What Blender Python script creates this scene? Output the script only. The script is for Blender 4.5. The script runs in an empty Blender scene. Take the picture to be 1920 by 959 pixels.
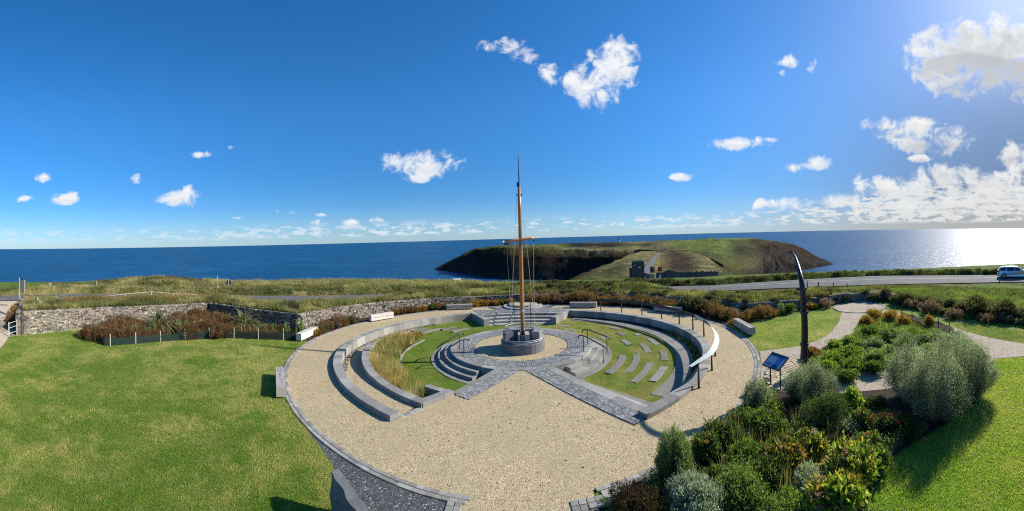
import bpy, bmesh, math, random
import numpy as np
from mathutils import Vector, Matrix
from mathutils.geometry import tessellate_polygon

random.seed(7); RNG = np.random.default_rng(7)
PI = math.pi
SC = bpy.context.scene
COL = SC.collection

# ------------------------------------------------------------------ camera
F = 695.0; AL = 20/695.0; YC = 447.5; H = 6.5      # sweep panorama taken from a tower roof 6.5 m above the garden
cam = bpy.data.cameras.new('camera'); camo = bpy.data.objects.new('camera', cam); COL.objects.link(camo)
cam.type = 'PANO'; cam.panorama_type = 'CENTRAL_CYLINDRICAL'
cam.central_cylindrical_range_u_min = -960/F; cam.central_cylindrical_range_u_max = 960/F
cam.central_cylindrical_range_v_max = YC/F; cam.central_cylindrical_range_v_min = -(959-YC)/F
cam.central_cylindrical_radius = 1.0
cam.clip_start = 0.05; cam.clip_end = 200000
camo.location = (0, 0, H); camo.rotation_euler = (Matrix.Rotation(AL, 4, 'Y') @ Matrix.Rotation(PI/2, 4, 'X')).to_euler()
SC.camera = camo

def ray(x, y):
    th = (x-960)/F; X, Y, Z = math.sin(th), math.cos(th), (YC-y)/F
    return X*math.cos(AL)+Z*math.sin(AL), Y, -X*math.sin(AL)+Z*math.cos(AL)
def P(x, y, z=0.0):                    # point at height z seen at pixel x, y of the photograph
    X, Y, Z = ray(x, y); t = (z-H)/Z
    return (X*t, Y*t)
def PD(x, y, d):                       # point at horizontal distance d
    X, Y, Z = ray(x, y); t = d/math.hypot(X, Y)
    return (X*t, Y*t, H+Z*t)
def azx(x): return (x-960)/F
def yh(x): return YC-20*math.sin((x-960)/F)

# ------------------------------------------------------------------ sun and sky
SUN = Vector((0.983, 0.185, 0)).normalized(); ELEV = math.radians(31.4)
sd = Vector((SUN.x*math.cos(ELEV), SUN.y*math.cos(ELEV), math.sin(ELEV)))
sl = bpy.data.lights.new('sun', 'SUN'); sl.energy = 5.0; sl.angle = math.radians(0.53); sl.color = (1.0, 0.95, 0.86)
slo = bpy.data.objects.new('sun', sl); COL.objects.link(slo); slo.rotation_euler = sd.to_track_quat('Z', 'Y').to_euler()
SC.view_settings.view_transform = 'Standard'; SC.view_settings.look = 'None'
SC.cycles.use_denoising = False; SC.cycles.use_adaptive_sampling = False; SC.cycles.pixel_filter_type = 'BLACKMAN_HARRIS'; SC.cycles.filter_width = 1.15
SC.cycles.sample_clamp_indirect = 3.0; SC.cycles.sample_clamp_direct = 12.0; SC.cycles.max_bounces = 6; SC.cycles.transparent_max_bounces = 6; SC.cycles.caustics_reflective = False; SC.cycles.caustics_refractive = False
SC.view_settings.exposure = 0.6; SC.view_settings.gamma = 1.0
world = bpy.data.worlds.new('World'); SC.world = world; world.use_nodes = True

class NT:
    def __init__(s, tree): s.t = tree; s.n = tree.nodes; s.l = tree.links
    def new(s, typ, **kw):
        n = s.n.new(typ)
        for k, v in kw.items(): setattr(n, k, v)
        return n
    def put(s, sock, v):
        if hasattr(v, 'is_output') or hasattr(v, 'links'): s.l.new(v, sock)
        else: sock.default_value = v
    def math(s, op, a, b=0.0, c=0.0, clamp=False):
        n = s.n.new('ShaderNodeMath'); n.operation = op; n.use_clamp = clamp
        for i, v in enumerate((a, b, c)): s.put(n.inputs[i], v)
        return n.outputs[0]
    def mix(s, f, a, b, blend='MIX'):
        n = s.n.new('ShaderNodeMix'); n.data_type = 'RGBA'; n.blend_type = blend
        s.put(n.inputs[0], f); s.put(n.inputs[6], a if hasattr(a, 'links') else (*a[:3], 1)); s.put(n.inputs[7], b if hasattr(b, 'links') else (*b[:3], 1))
        return n.outputs[2]
    def ss(s, v, a, b):
        n = s.n.new('ShaderNodeMapRange'); n.interpolation_type = 'SMOOTHSTEP'
        s.put(n.inputs[0], v); n.inputs[1].default_value = a; n.inputs[2].default_value = b; return n.outputs[0]
    def noise(s, vec, scale, detail=3, rough=.55, dist=0.0, out=0):
        n = s.n.new('ShaderNodeTexNoise'); s.put(n.inputs['Vector'], vec)
        n.inputs['Scale'].default_value = scale; n.inputs['Detail'].default_value = detail
        n.inputs['Roughness'].default_value = rough; n.inputs['Distortion'].default_value = dist
        return n.outputs[out]
    def vor(s, vec, scale, feature='F1', out='Distance', rnd=1.0):
        n = s.n.new('ShaderNodeTexVoronoi'); n.feature = feature; s.put(n.inputs['Vector'], vec)
        n.inputs['Scale'].default_value = scale; n.inputs['Randomness'].default_value = rnd
        return n.outputs[out]

def build_sky():
    T = NT(world.node_tree); T.n.clear()
    tc = T.new('ShaderNodeTexCoord'); sep = T.new('ShaderNodeSeparateXYZ'); T.l.new(tc.outputs['Generated'], sep.inputs[0])
    x, y, z = sep.outputs
    u = T.math('ARCTAN2', x, y)
    hyp = T.math('SQRT', T.math('ADD', T.math('MULTIPLY', x, x), T.math('MULTIPLY', y, y)))
    v = T.math('DIVIDE', z, T.math('MAXIMUM', hyp, 0.02))
    sky = T.new('ShaderNodeTexSky'); sky.sky_type = 'NISHITA'; sky.sun_disc = False
    sky.sun_elevation = ELEV; sky.sun_rotation = math.atan2(SUN.x, SUN.y)
    sky.altitude = 50; sky.air_density = 0.72; sky.dust_density = 0.25; sky.ozone_density = 3.6
    base = T.mix(1.0, sky.outputs[0], (SKYM, SKYM, SKYM), 'MULTIPLY')
    base = T.mix(T.ss(v, -0.02, 0.42), T.mix(1.0, base, (.50, .56, .62), 'MULTIPLY'), base)
    # deeper blue away from the sun, sky colour dimmed and greyed on the sun's side
    hs = T.new('ShaderNodeHueSaturation'); hs.inputs['Saturation'].default_value = 1.28; T.l.new(base, hs.inputs['Color']); base = hs.outputs[0]
    vx = T.math('ADD', T.math('MULTIPLY', x, 0.85), T.math('MULTIPLY', z, -0.25))
    veil = T.ss(vx, 0.22, 0.90)
    base = T.mix(T.math('MULTIPLY', veil, T.math('SUBTRACT', 0.93, T.math('MULTIPLY', T.ss(v, 0.30, 0.75), 0.35))), base, T.mix(T.ss(vx, 0.5, 0.85), (0.165, 0.30, 0.54), (0.14, 0.18, 0.26)))
    low = T.math('SUBTRACT', 1.0, T.ss(v, -0.01, 0.12))
    base = T.mix(T.math('MULTIPLY', low, T.math('ADD', 0.35, T.math('MULTIPLY', veil, 0.5))), base, T.mix(veil, (0.36, 0.58, 0.82), (0.50, 0.50, 0.47)))
    # clouds: (px, py, half width, half height, weight)
    cl = [(340,369,38,17,1,0),(128,372,30,11,1,0),(255,336,14,10,.7,0),(78,332,26,10,.62,0),(795,308,68,26,1.05,0),(780,334,30,9,.9,0),
          (945,84,38,14,.9,0),(985,105,26,22,.75,0),(1030,140,28,22,.85,0),(1095,150,42,30,1.05,0),(1150,125,44,44,1.15,0),(1115,180,34,34,1.1,0),(1155,88,22,24,.9,0),
          (1380,269,56,12,1,0),(1440,262,20,7,.75,0),(1277,334,26,8,1,0),(1480,117,24,14,.9,0),(1466,136,12,9,.7,0),(1523,122,12,22,.85,0),
          (1500,314,36,9,.85,0),(1545,307,26,14,1,0),(1690,240,70,20,.95,1),(1745,262,70,26,1.1,1),(1640,234,34,14,.85,1),(1727,297,24,8,.9,1),
          (1750,110,58,40,1.0,1),(1800,90,66,44,1.2,1),(1870,100,90,56,1.3,1),(1790,150,48,36,1.1,1),(1760,70,40,26,1,1),(1920,110,70,66,1.2,1),(1845,150,60,20,.9,1),
          (1905,290,32,22,1.05,1),(1918,318,26,20,1,1),(1700,356,90,22,.95,1),(1780,334,76,24,1.1,1),(1850,350,100,24,1.1,1),(1640,350,40,20,1.0,1),(1590,378,70,16,.85,1),(1490,382,80,12,.7,0),(1870,375,90,24,1.1,1),(1760,386,120,20,1.0,1),(1660,392,110,14,.8,1),(1900,398,80,12,.8,1),
          (48,372,20,9,.55,0),(430,277,26,9,.42,0),(385,290,36,7,.4,0),(535,398,24,7,.5,0),(595,417,18,7,.5,0),(925,165,22,8,.42,0),(660,418,16,7,.8,0),(705,414,16,6,.7,0),(610,404,20,5,.5,0),(450,409,20,4,.5,0)]
    uvw = T.new('ShaderNodeCombineXYZ'); T.l.new(u, uvw.inputs[0]); T.l.new(v, uvw.inputs[1])
    n1 = T.noise(uvw.outputs[0], 19, 10, .62, .45); n2 = T.noise(uvw.outputs[0], 5.0, 4, .5)
    nn = T.math('ADD', T.math('MULTIPLY', T.math('SUBTRACT', n1, .5), 4.9), T.math('MULTIPLY', T.math('SUBTRACT', n2, .5), 1.6))
    acc = None; und = None
    for (px, py, a, b, w, k) in cl:
        X, Y, Z = ray(px, py); u0 = math.atan2(X, Y); v0 = Z/math.hypot(X, Y)
        du = T.math('MULTIPLY_ADD', u, F/a, -u0*F/a); dv = T.math('MULTIPLY_ADD', v, F/b, -v0*F/b)
        r2 = T.math('ADD', T.math('MULTIPLY', du, du), T.math('MULTIPLY', dv, dv))
        m = T.math('MULTIPLY_ADD', r2, -0.75*1.0, w)
        acc = m if acc is None else T.math('SMOOTH_MAX', acc, m, 0.12)
        q = T.math('MULTIPLY', T.math('MAXIMUM', m, 0.0), dv); und = q if und is None else T.math('ADD', und, q)
    body = T.math('ADD', acc, nn)
    dens = T.ss(body, 0.05, 1.25)
    # small cumulus in rows just above the horizon, more towards the sun
    st = T.new('ShaderNodeCombineXYZ'); T.l.new(T.math('MULTIPLY', u, 1.0), st.inputs[0]); T.l.new(T.math('MULTIPLY', v, 3.4), st.inputs[1])
    n3 = T.noise(st.outputs[0], 24, 9, .64); n4 = T.noise(st.outputs[0], 3.2, 2, .5)
    band = T.math('MULTIPLY', T.ss(v, 0.012, 0.024), T.math('SUBTRACT', 1.0, T.ss(T.math('SUBTRACT', v, T.math('MULTIPLY', T.ss(u, 0.55, 1.25), 0.075)), 0.035, 0.062)))
    thr = T.math('MULTIPLY_ADD', T.ss(u, 0.5, 1.2), 0.07, T.math('MULTIPLY_ADD', n4, 0.30, -0.135))
    d2 = T.math('MULTIPLY', T.ss(T.math('ADD', n3, thr), 0.515, 0.60), T.math('MULTIPLY', band, 0.85))
    left = T.math('SUBTRACT', 1.0, T.math('MULTIPLY', T.ss(T.math('MULTIPLY', u, -1.0), 0.35, 0.9), 0.35))
    d2 = T.math('MULTIPLY', d2, left)
    core = T.ss(T.math('ADD', T.math('MULTIPLY_ADD', n1, 2.6, -1.3), acc), 0.50, 1.5)
    # underside / interior: denser cloud is greyer, most on the sun's side where the cloud is lit from behind
    side = T.ss(u, 0.75, 1.2)
    ccol = T.mix(T.math('MULTIPLY', core, T.math('MULTIPLY_ADD', side, 0.50, 0.05)), T.mix(side, (0.93, 0.95, 0.98), (1.02, 1.01, 0.98)), (0.38, 0.41, 0.46))
    ccol = T.mix(T.math('MULTIPLY', T.ss(T.math('MULTIPLY', und, -1.0), -0.02, 0.42), T.math('MULTIPLY_ADD', side, .28, .38)), ccol, T.mix(side, (0.60, 0.68, 0.80), (0.46, 0.48, 0.52)))
    puff = T.ss(T.noise(uvw.outputs[0], 30, 8, .65), .38, .62)
    ccol = T.mix(T.math('MULTIPLY', T.math('SUBTRACT', 1.0, puff), T.math('MULTIPLY_ADD', side, .22, .16)), ccol, (0.55, 0.62, 0.72))
    full = T.mix(dens, base, ccol)
    full = T.mix(d2, full, T.mix(veil, (0.74, 0.83, 0.92), (0.82, 0.81, 0.78)))
    bg = T.new('ShaderNodeBackground'); T.l.new(full, bg.inputs[0]); bg.inputs[1].default_value = 0.1
    # the sky texture is physically bright; strength 0.1 brings it to daylight, cloud colours are given in the same unit
    out = T.new('ShaderNodeOutputWorld'); T.l.new(bg.outputs[0], out.inputs[0])
    return full, bg, T
SKYM = 1.3
def scale_sky():
    pass
_full, _bg, _T = None, None, None
def sky_colour(c): return tuple(v*6.6 for v in c)
# colours inside build_sky are written in picture units; the Background strength of 0.1 is undone for them here
_mix = NT.mix
def _mix10(s, f, a, b, blend='MIX'):
    if blend == 'MIX':
        a = a if hasattr(a, 'links') else sky_colour(a); b = b if hasattr(b, 'links') else sky_colour(b)
    return _mix(s, f, a, b, blend)
NT.mix = _mix10
build_sky()
NT.mix = _mix
world.cycles.sampling_method = 'MANUAL'; world.cycles.sample_map_resolution = 512

# ------------------------------------------------------------------ helpers
def link(o, parent=None):
    COL.objects.link(o)
    if parent is not None: o.parent = parent
    return o
def tag(o, label=None, cat=None, group=None, kind=None):
    if label: o['label'] = label
    if cat: o['category'] = cat
    if group: o['group'] = group
    if kind: o['kind'] = kind
    return o
def thing(name, label, cat, loc=(0, 0, 0), rz=0.0, group=None):
    o = bpy.data.objects.new(name, None); o.empty_display_size = .2; link(o)
    o.location = loc; o.rotation_euler = (0, 0, rz)
    return tag(o, label, cat, group)
def obj(name, me, parent=None, mat=None, loc=None, rz=None):
    if mat is not None and len(me.materials) == 0: me.materials.append(mat)
    o = bpy.data.objects.new(name, me); link(o, parent)
    if loc is not None: o.location = loc
    if rz is not None: o.rotation_euler = (0, 0, rz)
    return o
def copy_tree(o, parent=None):
    c = o.copy(); COL.objects.link(c)
    if parent is not None: c.parent = parent
    for ch in list(o.children): copy_tree(ch, c)
    return c
def me_py(name, V, Fc, smooth=False):
    me = bpy.data.meshes.new(name); me.from_pydata([tuple(map(float, v)) for v in V], [], Fc); me.update()
    if smooth: me.polygons.foreach_set('use_smooth', [True]*len(me.polygons))
    return me
def me_np(name, V, Fa, col=None, smooth=False):
    """V (n,3) float, Fa (m,k) int faces of one size; col (n,3) vertex tint"""
    me = bpy.data.meshes.new(name); n = len(V); m, k = Fa.shape
    me.vertices.add(n); me.vertices.foreach_set('co', np.ascontiguousarray(V, np.float32).ravel())
    me.loops.add(m*k); me.loops.foreach_set('vertex_index', np.ascontiguousarray(Fa, np.int32).ravel())
    me.polygons.add(m); me.polygons.foreach_set('loop_start', np.arange(0, m*k, k, dtype=np.int32))
    me.polygons.foreach_set('loop_total', np.full(m, k, np.int32))
    if smooth: me.polygons.foreach_set('use_smooth', np.ones(m, bool))
    me.update(calc_edges=True)
    if col is not None:
        a = me.color_attributes.new('tint', 'FLOAT_COLOR', 'POINT')
        a.data.foreach_set('color', np.c_[col, np.ones(n)].astype(np.float32).ravel())
    return me
class MB:
    """collects shapes into one mesh"""
    def __init__(s): s.V = []; s.F = []
    def add(s, V, Fc):
        b = len(s.V); s.V += [tuple(v) for v in V]; s.F += [tuple(i+b for i in f) for f in Fc]; return s
    def box(s, c, d, rz=0, tilt=None):
        x, y, z = d[0]/2, d[1]/2, d[2]/2
        V = [Vector((sx*x, sy*y, sz*z)) for sz in (-1, 1) for sx, sy in ((-1,-1),(1,-1),(1,1),(-1,1))]
        M = Matrix.Rotation(rz, 3, 'Z')
        if tilt: M = M @ tilt
        return s.add([Vector(c)+M@v for v in V], [(3,2,1,0),(4,5,6,7),(0,1,5,4),(1,2,6,5),(2,3,7,6),(3,0,4,7)])
    def tube(s, pts, r, n=8, cap=True):
        pts = [Vector(p) for p in pts]; rr = r if isinstance(r, (list, tuple)) else [r]*len(pts)
        V = []; Fc = []; up = Vector((0, 0, 1))
        t0 = (pts[1]-pts[0]).normalized(); a = t0.cross(up)
        if a.length < .05: a = Vector((1, 0, 0))
        a.normalize()
        for i, p in enumerate(pts):
            t = (pts[min(i+1, len(pts)-1)]-pts[max(i-1, 0)]).normalized()
            a = (a-t*a.dot(t)).normalized(); b = t.cross(a)
            for k in range(n):
                q = 2*PI*k/n; V.append(p+(a*math.cos(q)+b*math.sin(q))*rr[i])
        for i in range(len(pts)-1):
            for k in range(n):
                Fc.append((i*n+k, i*n+(k+1) % n, (i+1)*n+(k+1) % n, (i+1)*n+k))
        if cap: Fc.append(tuple(range(n-1, -1, -1))); Fc.append(tuple(range((len(pts)-1)*n, len(pts)*n)))
        return s.add(V, Fc)
    def lathe(s, prof, c=(0, 0, 0), n=24):
        V = []; Fc = []
        for (r, z) in prof:
            for k in range(n):
                q = 2*PI*k/n; V.append((c[0]+r*math.cos(q), c[1]+r*math.sin(q), c[2]+z))
        for i in range(len(prof)-1):
            for k in range(n): Fc.append((i*n+k, i*n+(k+1) % n, (i+1)*n+(k+1) % n, (i+1)*n+k))
        if prof[0][0] > 1e-4: Fc.append(tuple(range(n-1, -1, -1)))
        if prof[-1][0] > 1e-4: Fc.append(tuple(range((len(prof)-1)*n, len(prof)*n)))
        return s.add(V, Fc)
    def sweep(s, path, o0, o1, zt, zb, ch=.012):
        """block along path (list of xy), between lateral offsets o0<o1 (to the left), top zt(i)/bottom zb(i)"""
        n = len(path); V = []
        for i, p in enumerate(path):
            a = path[max(i-1, 0)]; b = path[min(i+1, n-1)]; dx, dy = b[0]-a[0], b[1]-a[1]; L = math.hypot(dx, dy) or 1; nx, ny = -dy/L, dx/L
            t = zt(i) if callable(zt) else zt; q = zb(i) if callable(zb) else zb
            for (o, z) in ((o0, q), (o0, t-ch), (o0+ch, t), (o1-ch, t), (o1, t-ch), (o1, q)):
                V.append((p[0]+nx*o, p[1]+ny*o, z))
        Fc = []
        for i in range(n-1):
            for k in range(5): Fc.append((i*6+k, i*6+k+1, (i+1)*6+k+1, (i+1)*6+k))
            Fc.append((i*6+5, i*6, (i+1)*6, (i+1)*6+5))
        Fc.append((5,4,3,2,1,0)); e = (n-1)*6; Fc.append((e, e+1, e+2, e+3, e+4, e+5))
        return s.add(V, Fc)
    def mesh(s, name, smooth=False, fix=True):
        me = me_py(name, s.V, s.F, smooth)
        if fix:
            bm = bmesh.new(); bm.from_mesh(me); bmesh.ops.recalc_face_normals(bm, faces=bm.faces); bm.to_mesh(me); bm.free()
        return me
    def build(s, name, mat, parent=None, smooth=False): return obj(name, s.mesh(name, smooth), parent, mat)

CX, CY = 0.36, 22.42
def pol(r, a): a = math.radians(a); return (CX+r*math.cos(a), CY+r*math.sin(a))
def arc(r, a0, a1, step=2.0):
    n = max(2, int(abs(a1-a0)/step)+1); return [pol(r, a0+(a1-a0)*i/(n-1)) for i in range(n)]
def resample(path, ds):
    out = [path[0]]; acc = 0
    for a, b in zip(path, path[1:]):
        L = math.hypot(b[0]-a[0], b[1]-a[1]); s = ds-acc
        while s <= L: out.append((a[0]+(b[0]-a[0])*s/L, a[1]+(b[1]-a[1])*s/L)); s += ds
        acc = L-(s-ds)
    return out
def at_s(path, s):
    for a, b in zip(path, path[1:]):
        L = math.hypot(b[0]-a[0], b[1]-a[1])
        if s <= L+1e-9: return (a[0]+(b[0]-a[0])*s/L, a[1]+(b[1]-a[1])*s/L)
        s -= L
    return path[-1]
def plen(path): return sum(math.hypot(b[0]-a[0], b[1]-a[1]) for a, b in zip(path, path[1:]))
def blocks(parent, name, path, o0, o1, zt, zb, blen, mat, gap=.013, ch=.014, jit=.006, seg=3, label=None):
    """a run of separate blocks along a path; zt(f) with f the fraction of the way"""
    L = plen(path); n = max(1, round(L/blen)); bl = L/n; out = []
    for i in range(n):
        pts = [at_s(path, i*bl+gap/2+(bl-gap)*k/seg) for k in range(seg+1)]
        dz = random.uniform(-jit, jit)
        f = lambda k: (i+k/seg)/n
        m = MB().sweep(pts, o0+random.uniform(-jit, jit), o1+random.uniform(-jit, jit), (lambda k: zt(f(k))+dz) if callable(zt) else zt+dz, (lambda k: zb(f(k))) if callable(zb) else zb, ch)
        out.append(m.build(name, mat, parent))
    return out
def polysheet(name, pts, z, mat, parent=None, kind='structure', skirt=0.0):
    V = [Vector((p[0], p[1], z)) for p in pts]; tris = tessellate_polygon([V])
    me = me_py(name, V, [tuple(t) for t in tris])
    bm = bmesh.new(); bm.from_mesh(me); bmesh.ops.recalc_face_normals(bm, faces=bm.faces)
    if sum(f.normal.z*f.calc_area() for f in bm.faces) < 0: bmesh.ops.reverse_faces(bm, faces=bm.faces)
    bm.to_mesh(me); bm.free()
    o = obj(name, me, parent, mat)
    if parent is None and kind: o['kind'] = kind
    return o
def polar_sheet(name, r0, r1, a0, a1, zf, mat, nr=6, da=1.5, parent=None, kind='structure'):
    na = int(abs(a1-a0)/da)+1; V = []; Fc = []
    for i in range(nr+1):
        for j in range(na+1):
            r = r0+(r1-r0)*i/nr; a = a0+(a1-a0)*j/na; p = pol(r, a); V.append((p[0], p[1], zf(r, a) if callable(zf) else zf))
    for i in range(nr):
        for j in range(na):
            k = i*(na+1)+j; q = (k, k+1, k+na+2, k+na+1); Fc.append(q if a1 < a0 else q[::-1])
    o = obj(name, me_py(name, V, Fc, True), parent, mat)
    if parent is None: o['kind'] = kind
    return o

# ------------------------------------------------------------------ materials
MATS = {}
def material(name, fn, rough=.8, spec=.3, bump=None):
    if name in MATS: return MATS[name]
    m = bpy.data.materials.new(name); m.use_nodes = True; T = NT(m.node_tree)
    b = T.n['Principled BSDF']; b.inputs['Roughness'].default_value = rough; b.inputs['Specular IOR Level'].default_value = spec
    geo = T.new('ShaderNodeNewGeometry'); tc = T.new('ShaderNodeTexCoord')
    pos = geo.outputs['Position']
    r = fn(T, pos, geo, tc, b)
    if isinstance(r, tuple) and len(r) == 4: c, hgt, strength, dist = r
    else: c, hgt = r, None
    T.put(b.inputs['Base Color'], c if hasattr(c, 'links') else (*c, 1))
    if hgt is not None:
        bp = T.new('ShaderNodeBump'); bp.inputs['Strength'].default_value = strength; bp.inputs['Distance'].default_value = dist
        T.l.new(hgt, bp.inputs['Height']); T.l.new(bp.outputs[0], b.inputs['Normal'])
    MATS[name] = m; return m
def ramp(T, f, stops):
    n = T.new('ShaderNodeValToRGB'); T.put(n.inputs[0], f); cr = n.color_ramp
    while len(cr.elements) < len(stops): cr.elements.new(.5)
    for e, (p, c) in zip(cr.elements, stops): e.position = p; e.color = (*c, 1)
    return n.outputs[0]
def rnd_of(T, geo):
    oi = T.new('ShaderNodeObjectInfo'); return T.math('FRACT', T.math('ADD', oi.outputs['Random'], geo.outputs['Random Per Island']))

def m_gravel(T, pos, geo, tc, b):
    v = T.vor(pos, 42, out='Color'); sp = T.new('ShaderNodeSeparateColor'); T.l.new(v, sp.inputs[0])
    c = ramp(T, sp.outputs[0], [(0, (.10, .072, .045)), (.10, (.30, .22, .135)), (.3, (.44, .335, .175)), (.6, (.50, .385, .205)), (.82, (.57, .46, .275)), (.93, (.74, .65, .46)), (1, (.34, .31, .27))])
    big = T.noise(pos, .55, 4, .6); mid = T.noise(pos, 3.5, 4, .65)
    c = T.mix(T.math('MULTIPLY', T.ss(big, .42, .62), .45), c, (.38, .31, .19))
    c = T.mix(T.math('MULTIPLY', T.ss(mid, .48, .70), .42), c, (.30, .24, .15))
    c = T.mix(T.math('MULTIPLY', T.ss(T.noise(pos, 15, 2, .6), .60, .70), .5), c, (.20, .165, .12))
    moss = T.math('MULTIPLY', T.ss(T.noise(pos, 1.3, 3, .7), .66, .76), T.ss(T.noise(pos, 22, 2, .5), .52, .60))
    c = T.mix(T.math('MULTIPLY', moss, .7), c, (.07, .10, .03))
    d = T.vor(pos, 42)
    return c, T.math('ADD', T.math('MULTIPLY', d, -1.0), T.math('MULTIPLY', mid, .8)), .9, .014
GRAVEL = material('pale_gravel', m_gravel, .9, .15)
def m_gravel2(T, pos, geo, tc, b):
    v = T.vor(pos, 48, out='Color'); sp = T.new('ShaderNodeSeparateColor'); T.l.new(v, sp.inputs[0])
    c = ramp(T, sp.outputs[0], [(0, (.13, .095, .06)), (.3, (.36, .285, .20)), (.7, (.50, .41, .30)), (.92, (.62, .54, .43)), (1, (.68, .63, .55))])
    c = T.mix(T.math('MULTIPLY', T.ss(T.noise(pos, 1.2, 4, .6), .45, .7), .35), c, (.24, .20, .155))
    return c, T.math('MULTIPLY', T.vor(pos, 48), -1.0), .9, .014
GRAVEL2 = material('path_gravel', m_gravel2, .9, .15)
def m_gravel3(T, pos, geo, tc, b):
    v = T.vor(pos, 34, out='Color'); sp = T.new('ShaderNodeSeparateColor'); T.l.new(v, sp.inputs[0])
    c = ramp(T, sp.outputs[0], [(0, (.03, .03, .032)), (.45, (.08, .08, .08)), (.85, (.15, .15, .148)), (.965, (.16, .16, .16)), (.985, (.6, .6, .58)), (1, (.75, .74, .7))])
    return c, T.math('MULTIPLY', T.vor(pos, 34), -1.0), 1.0, .02
GRAVEL3 = material('dark_gravel', m_gravel3, .85, .3)
def m_soil(T, pos, geo, tc, b):
    n = T.noise(pos, 14, 5, .7); c = ramp(T, n, [(.3, (.018, .013, .009)), (.55, (.055, .042, .030)), (.75, (.14, .115, .09))])
    return c, n, .9, .05
SOIL = material('dark_soil', m_soil, .95, .1)
def m_lawn(T, pos, geo, tc, b):
    n = T.noise(pos, .42, 5, .62, .4); f = T.noise(pos, 30, 3, .7); f2 = T.noise(pos, 5, 4, .7)
    c = ramp(T, n, [(.32, (.10, .17, .022)), (.46, (.15, .22, .032)), (.58, (.27, .28, .065)), (.70, (.42, .37, .13))])
    c = T.mix(T.math('MULTIPLY', T.ss(f2, .45, .72), .45), c, (.26, .26, .08))
    c = T.mix(T.math('MULTIPLY', T.ss(f, .46, .66), .35), c, (.06, .09, .012))
    return c, T.math('ADD', f, T.math('MULTIPLY', f2, 1.0)), .8, .06
LAWN = material('lawn_turf', m_lawn, .9, .12)
def m_bowl(T, pos, geo, tc, b):
    n = T.noise(pos, .8, 5, .65); f = T.noise(pos, 32, 3, .7); sx = T.new('ShaderNodeSeparateXYZ'); T.l.new(pos, sx.inputs[0])
    dry = T.math('ADD', n, T.math('MULTIPLY', T.ss(sx.outputs[0], -3, 4), .14))
    c = ramp(T, dry, [(.34, (.09, .155, .016)), (.52, (.135, .19, .024)), (.64, (.20, .20, .045)), (.78, (.29, .24, .08))])
    c = T.mix(T.math('MULTIPLY', T.ss(f, .48, .66), .35), c, (.06, .09, .012))
    return c, f, .8, .05
BOWL = material('bowl_turf', m_bowl, .9, .12)
def m_terrain(T, pos, geo, tc, b):
    at = T.new('ShaderNodeAttribute'); at.attribute_name = 'tint'
    f = T.noise(pos, 3.2, 6, .72); g = T.noise(pos, .5, 4, .6)
    c = T.mix(T.math('MULTIPLY', T.ss(f, .42, .62), .6), at.outputs['Color'], T.mix(1.0, at.outputs['Color'], (.38, .42, .34), 'MULTIPLY'))
    c = T.mix(T.math('MULTIPLY', T.ss(g, .5, .68), .45), c, T.mix(1.0, at.outputs['Color'], (1.5, 1.22, .95), 'MULTIPLY'))
    return c, f, 1.0, .35
TERR = material('rough_ground', m_terrain, .95, .08)
def m_head(T, pos, geo, tc, b):
    at = T.new('ShaderNodeAttribute'); at.attribute_name = 'tint'
    f = T.noise(pos, .11, 10, .74); g = T.noise(pos, .012, 4, .6)
    mp = T.new('ShaderNodeMapping'); mp.inputs['Scale'].default_value = (1, 1, .18); T.l.new(pos, mp.inputs[0])
    st = T.noise(mp.outputs[0], .09, 6, .68, .5)
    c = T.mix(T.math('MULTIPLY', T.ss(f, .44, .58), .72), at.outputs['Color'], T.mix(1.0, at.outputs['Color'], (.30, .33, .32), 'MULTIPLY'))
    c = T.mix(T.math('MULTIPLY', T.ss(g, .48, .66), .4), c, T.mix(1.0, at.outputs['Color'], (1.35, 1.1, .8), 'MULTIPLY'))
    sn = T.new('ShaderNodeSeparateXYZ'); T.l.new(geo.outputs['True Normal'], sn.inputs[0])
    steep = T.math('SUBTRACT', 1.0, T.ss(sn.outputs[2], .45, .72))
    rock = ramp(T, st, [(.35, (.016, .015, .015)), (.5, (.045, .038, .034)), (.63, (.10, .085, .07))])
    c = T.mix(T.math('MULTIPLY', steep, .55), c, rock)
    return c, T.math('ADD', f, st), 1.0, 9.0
HEADM = material('headland_cover', m_head, .95, .05)
def m_sea(T, pos, geo, tc, b):
    mp = T.new('ShaderNodeMapping'); mp.inputs['Scale'].default_value = (1, 1.0, 1); mp.inputs['Rotation'].default_value = (0, 0, .4); T.l.new(pos, mp.inputs[0])
    w = T.noise(mp.outputs[0], .16, 5, .6); w2 = T.noise(mp.outputs[0], .028, 4, .55); s = T.noise(mp.outputs[0], .004, 3, .55, .8)
    c = ramp(T, s, [(.35, (.003, .054, .128)), (.55, (.004, .068, .158)), (.72, (.007, .088, .195))])
    c = T.mix(T.ss(w2, .48, .72), c, T.mix(1.0, c, (.62, .7, .78), 'MULTIPLY'))
    c = T.mix(T.math('MULTIPLY', T.ss(T.noise(mp.outputs[0], .05, 6, .7), .55, .75), .35), c, (.03, .13, .26))
    b.inputs['IOR'].default_value = 1.33
    b.inputs['Roughness'].default_value = .45
    return c, T.math('ADD', T.math('MULTIPLY', w, 1.2), T.math('MULTIPLY', w2, 2.6)), .9, 1.6
SEA = material('sea_water', m_sea, .30, .22)
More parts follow.
